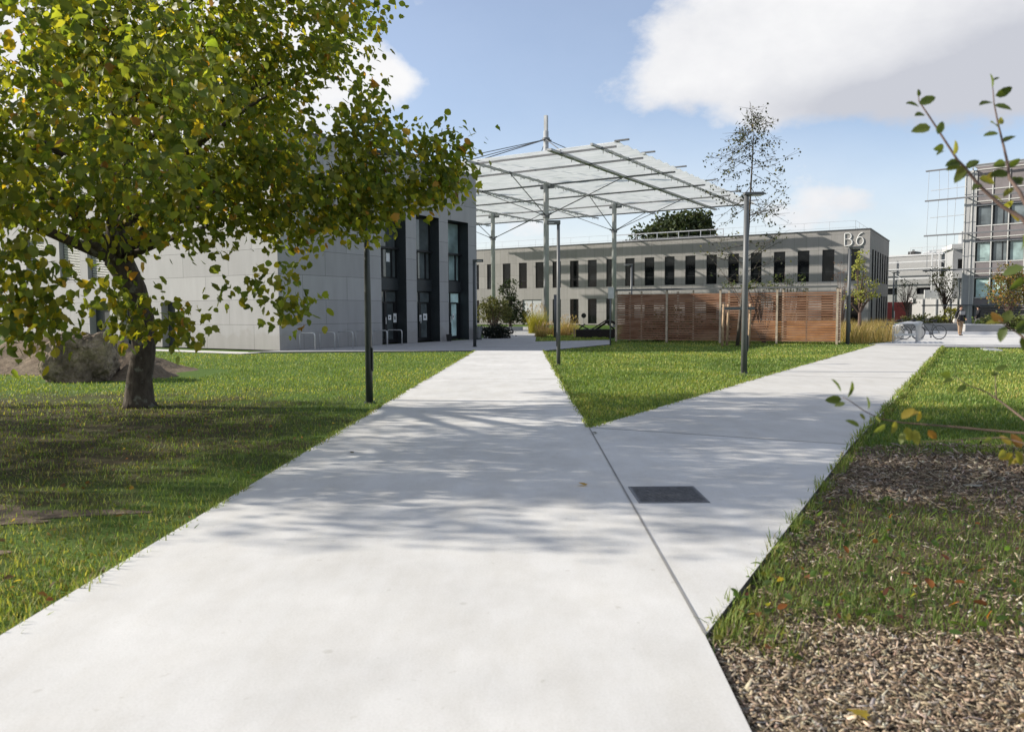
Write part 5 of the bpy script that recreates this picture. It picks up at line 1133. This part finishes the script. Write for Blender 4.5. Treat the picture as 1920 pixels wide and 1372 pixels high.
# ------------------------------------------------------------------ wood chips
CHIP = [(-.5, -.5, 0), (.38, -.62, .0), (.2, .5, .0), (-.33, .36, 0), (-.5, -.5, 1), (.38, -.62, 1.3), (.2, .5, .8), (-.33, .36, 1)]
CHIP_F = [(4, 5, 6, 7), (0, 1, 5, 4), (1, 2, 6, 5), (2, 3, 7, 6), (3, 0, 4, 7)]
x, y, r = polar(210000, 2.2, 11, 1., 54); k = inpoly(x, y, BED)
k &= np.array([random.random() < 1.05-.93*weed_w(a, b_) if q else False for a, b_, q in zip(x, y, k)]); x, y, r = x[k], y[k], r[k]; m = len(x)
nn = RNG.normal(size=(m, 3))*.45+np.array([0, 0, 1]); a_ = RNG.uniform(0, 2*np.pi, m); ax_ = np.stack([np.cos(a_), np.sin(a_), RNG.normal(0, .15, m)], 1)
nn = nrmz(nn); ax_ = nrmz(ax_-nn*np.sum(ax_*nn, 1, keepdims=True))
sc = np.stack([np.clip(RNG.lognormal(-4.95, .6, m), .0025, .03), np.clip(RNG.lognormal(-3.85, .6, m), .006, .09), RNG.uniform(.001, .0035, m)], 1)*np.maximum(1, r/5.)[:, None]
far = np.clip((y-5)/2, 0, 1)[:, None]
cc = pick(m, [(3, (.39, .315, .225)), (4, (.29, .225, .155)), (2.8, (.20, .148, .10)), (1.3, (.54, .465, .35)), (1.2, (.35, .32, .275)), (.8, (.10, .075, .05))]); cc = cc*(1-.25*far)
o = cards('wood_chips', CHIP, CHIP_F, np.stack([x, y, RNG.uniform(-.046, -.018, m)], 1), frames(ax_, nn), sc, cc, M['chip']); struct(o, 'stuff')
# litter of small dead leaves under the tree and in the bed
x, y, r = polar(2600, 3.4, 16, 1., 46); k = (x < -2.3) & inpoly(x, y, LAWN_L) | (inpoly(x, y, BED) & (RNG.random(len(x)) < .3)); k &= RNG.random(len(x)) < .4; x, y = x[k], y[k]; m = len(x)
nn = RNG.normal(size=(m, 3))*.35+np.array([0, 0, 1]); ax_ = RNG.normal(size=(m, 3))*np.array([1, 1, .15])
o = cards('leaf_litter', LOBED, LOBED_F, np.stack([x, y, RNG.uniform(-.02, .02, m)], 1), frames(ax_, nn), RNG.uniform(.025, .055, m), pick(m, [(3, (.12, .075, .045)), (2, (.19, .13, .065)), (1, (.28, .22, .07)), (.6, (.26, .11, .055))]), M['leaf']); struct(o, 'stuff')
for loc, s_, c_, lb in (((.62, 6.66, .012), .085, (.42, .26, .04), 'single yellow-brown fallen leaf on the pale path, left of the iron cover'), ((-1.72, 8.3, .01), .05, (.10, .08, .05), 'tiny dark fallen leaf on the left part of the shaded path'), ((1.02, 9.55, .012), .08, (.09, .085, .06), 'curled dark leaf on the path just below the tip of the triangular lawn'), ((1.28, 2.87, -.005), .09, (.42, .33, .04), 'yellow leaf lying on the wood chips beside the near path corner')):
    a_ = random.uniform(0, 6); d_ = np.array([[math.cos(a_), math.sin(a_), .12]]); o = cards('fallen_leaf', LOBED, LOBED_F, np.zeros((1, 3)), frames(d_, np.array([[.15, .1, 1.]])), np.array([s_]), np.array([c_]), M['leaf'])
    o.location = loc; tag(o, lb, 'leaf', 'fallen leaves on the ground')

# ================================================================== light, sky, camera
w = bpy.data.worlds.new('World'); bpy.context.scene.world = w; w.use_nodes = True; nt = w.node_tree; nt.nodes.clear()
N_ = lambda typ, **kw: (lambda nd: ([setattr(nd, k, v) for k, v in kw.items()], nd)[1])(nt.nodes.new(typ))
LK = nt.links.new
def math_(op, a, b=None, c=None):
    nd = N_('ShaderNodeMath', operation=op)
    for i, v_ in enumerate((a, b, c)):
        if v_ is None: continue
        if isinstance(v_, (int, float)): nd.inputs[i].default_value = v_
        else: LK(v_, nd.inputs[i])
    return nd.outputs[0]
sky = N_('ShaderNodeTexSky', sky_type='NISHITA'); sky.sun_disc = False; sky.sun_elevation = SUN_E; sky.sun_rotation = -(math.pi/2-SUN_B)
sky.air_density = 1.0; sky.dust_density = .6; sky.ozone_density = 2.2
tc = N_('ShaderNodeTexCoord').outputs['Generated']; sp = N_('ShaderNodeSeparateXYZ'); LK(tc, sp.inputs[0])
az = math_('ARCTAN2', sp.outputs[0], sp.outputs[1]); el = math_('ARCSINE', sp.outputs[2])
def noise_w(scale, detail, rough, sz=(1, 1, 1), off=(0, 0, 0)):
    mp = N_('ShaderNodeMapping'); mp.inputs['Scale'].default_value = sz; mp.inputs['Location'].default_value = off; LK(tc, mp.inputs[0])
    nd = N_('ShaderNodeTexNoise'); nd.inputs['Scale'].default_value = scale; nd.inputs['Detail'].default_value = detail; nd.inputs['Roughness'].default_value = rough; LK(mp.outputs[0], nd.inputs['Vector']); return nd.outputs['Fac']
def blob(px, py, sx, sy, wt):
    a = math.atan((px-960)/F_PX); e = math.atan((583-py)/F_PX*math.cos(a)); sx, sy = sx/F_PX, sy/F_PX
    dx_ = math_('DIVIDE', math_('SUBTRACT', az, a), sx); dy_ = math_('DIVIDE', math_('SUBTRACT', el, e), sy)
    d = math_('ADD', math_('MULTIPLY', dx_, dx_), math_('MULTIPLY', dy_, dy_)); return math_('MULTIPLY', math_('EXPONENT', math_('MULTIPLY', d, -1)), wt)
field = None
for bl in CLOUDS:
    x_ = blob(*bl); field = x_ if field is None else math_('ADD', field, x_)
n1 = noise_w(6.5, 9, .6, (1, 1, 1.5)); n2 = noise_w(2.2, 5, .55, (1, 1, 1.6), (3, 1, 2))
behind = math_('MULTIPLY', math_('LESS_THAN', sp.outputs[1], .3), .5)  # unseen cloud cover behind the camera, added to brighten and whiten the fill
f_ = math_('ADD', math_('ADD', field, behind), math_('MULTIPLY', math_('SUBTRACT', n1, .5), 1.7)); f_ = math_('ADD', f_, math_('MULTIPLY', math_('SUBTRACT', n2, .5), .35))
mr = N_('ShaderNodeMapRange', interpolation_type='SMOOTHERSTEP'); mr.inputs[1].default_value = .26; mr.inputs[2].default_value = .86; LK(f_, mr.inputs[0]); dens = mr.outputs[0]
hz = N_('ShaderNodeMapRange', interpolation_type='SMOOTHSTEP'); hz.inputs[1].default_value = .26; hz.inputs[2].default_value = -.02; hz.inputs[3].default_value = 0; hz.inputs[4].default_value = .55; LK(el, hz.inputs[0])
dens = math_('MAXIMUM', dens, math_('ADD', math_('MULTIPLY', hz.outputs[0], math_('ADD', math_('MULTIPLY', n1, 1.2), .2)), .17))
# thick parts and undersides of the clouds are greyer
g0 = None
for bl in GREYS:
    x_ = blob(*bl); g0 = x_ if g0 is None else math_('ADD', g0, x_)
g1 = math_('ADD', g0, math_('MULTIPLY', math_('SUBTRACT', noise_w(5, 7, .6, (1, 1, 1.6), (7, 2, 5)), .42), 1.5)); g1 = math_('MINIMUM', math_('MAXIMUM', g1, 0), 1)
cr = N_('ShaderNodeMix', data_type='RGBA'); LK(g1, cr.inputs[0]); cr.inputs[6].default_value = (*CL_WHITE, 1); cr.inputs[7].default_value = (*CL_GREY, 1)
sk = N_('ShaderNodeMix', data_type='RGBA', blend_type='MULTIPLY'); sk.inputs[0].default_value = 1; LK(sky.outputs[0], sk.inputs[6]); sk.inputs[7].default_value = (*SKY_TINT, 1)
mx = N_('ShaderNodeMix', data_type='RGBA'); LK(dens, mx.inputs[0]); LK(sk.outputs[2], mx.inputs[6]); LK(cr.outputs[2], mx.inputs[7])
bg = N_('ShaderNodeBackground'); bg.inputs[1].default_value = SKY_STR; LK(mx.outputs[2], bg.inputs[0]); LK(bg.outputs[0], N_('ShaderNodeOutputWorld').inputs[0])
ld = bpy.data.lights.new('sun', 'SUN'); ld.energy = SUN_STR; ld.angle = R(.7); ld.color = (1, .93, .82)
so = bpy.data.objects.new('sun', ld); C.objects.link(so); so.rotation_euler = SUN_D.to_track_quat('-Z', 'Y').to_euler(); so.location = (-30, 0, 40)
cd = bpy.data.cameras.new('camera'); co = bpy.data.objects.new('camera', cd); C.objects.link(co)
cd.sensor_width = 36; cd.lens = F_PX/1920*36; cd.clip_end = 5000; cd.clip_start = .05
co.matrix_world = Matrix.Translation((0, 0, CAM_Z)) @ CAM_M.to_4x4()
cd.dof.use_dof = True; cd.dof.focus_distance = 24; cd.dof.aperture_fstop = 3.2
sc_ = bpy.context.scene; sc_.camera = co
sc_.view_settings.view_transform = 'Standard'; sc_.view_settings.look = 'None'; sc_.view_settings.exposure = EXPOSURE; sc_.view_settings.gamma = 1
sc_.render.engine = 'CYCLES'; sc_.cycles.max_bounces = 8; sc_.cycles.transmission_bounces = 4; sc_.cycles.diffuse_bounces = 4; sc_.cycles.use_denoising = True
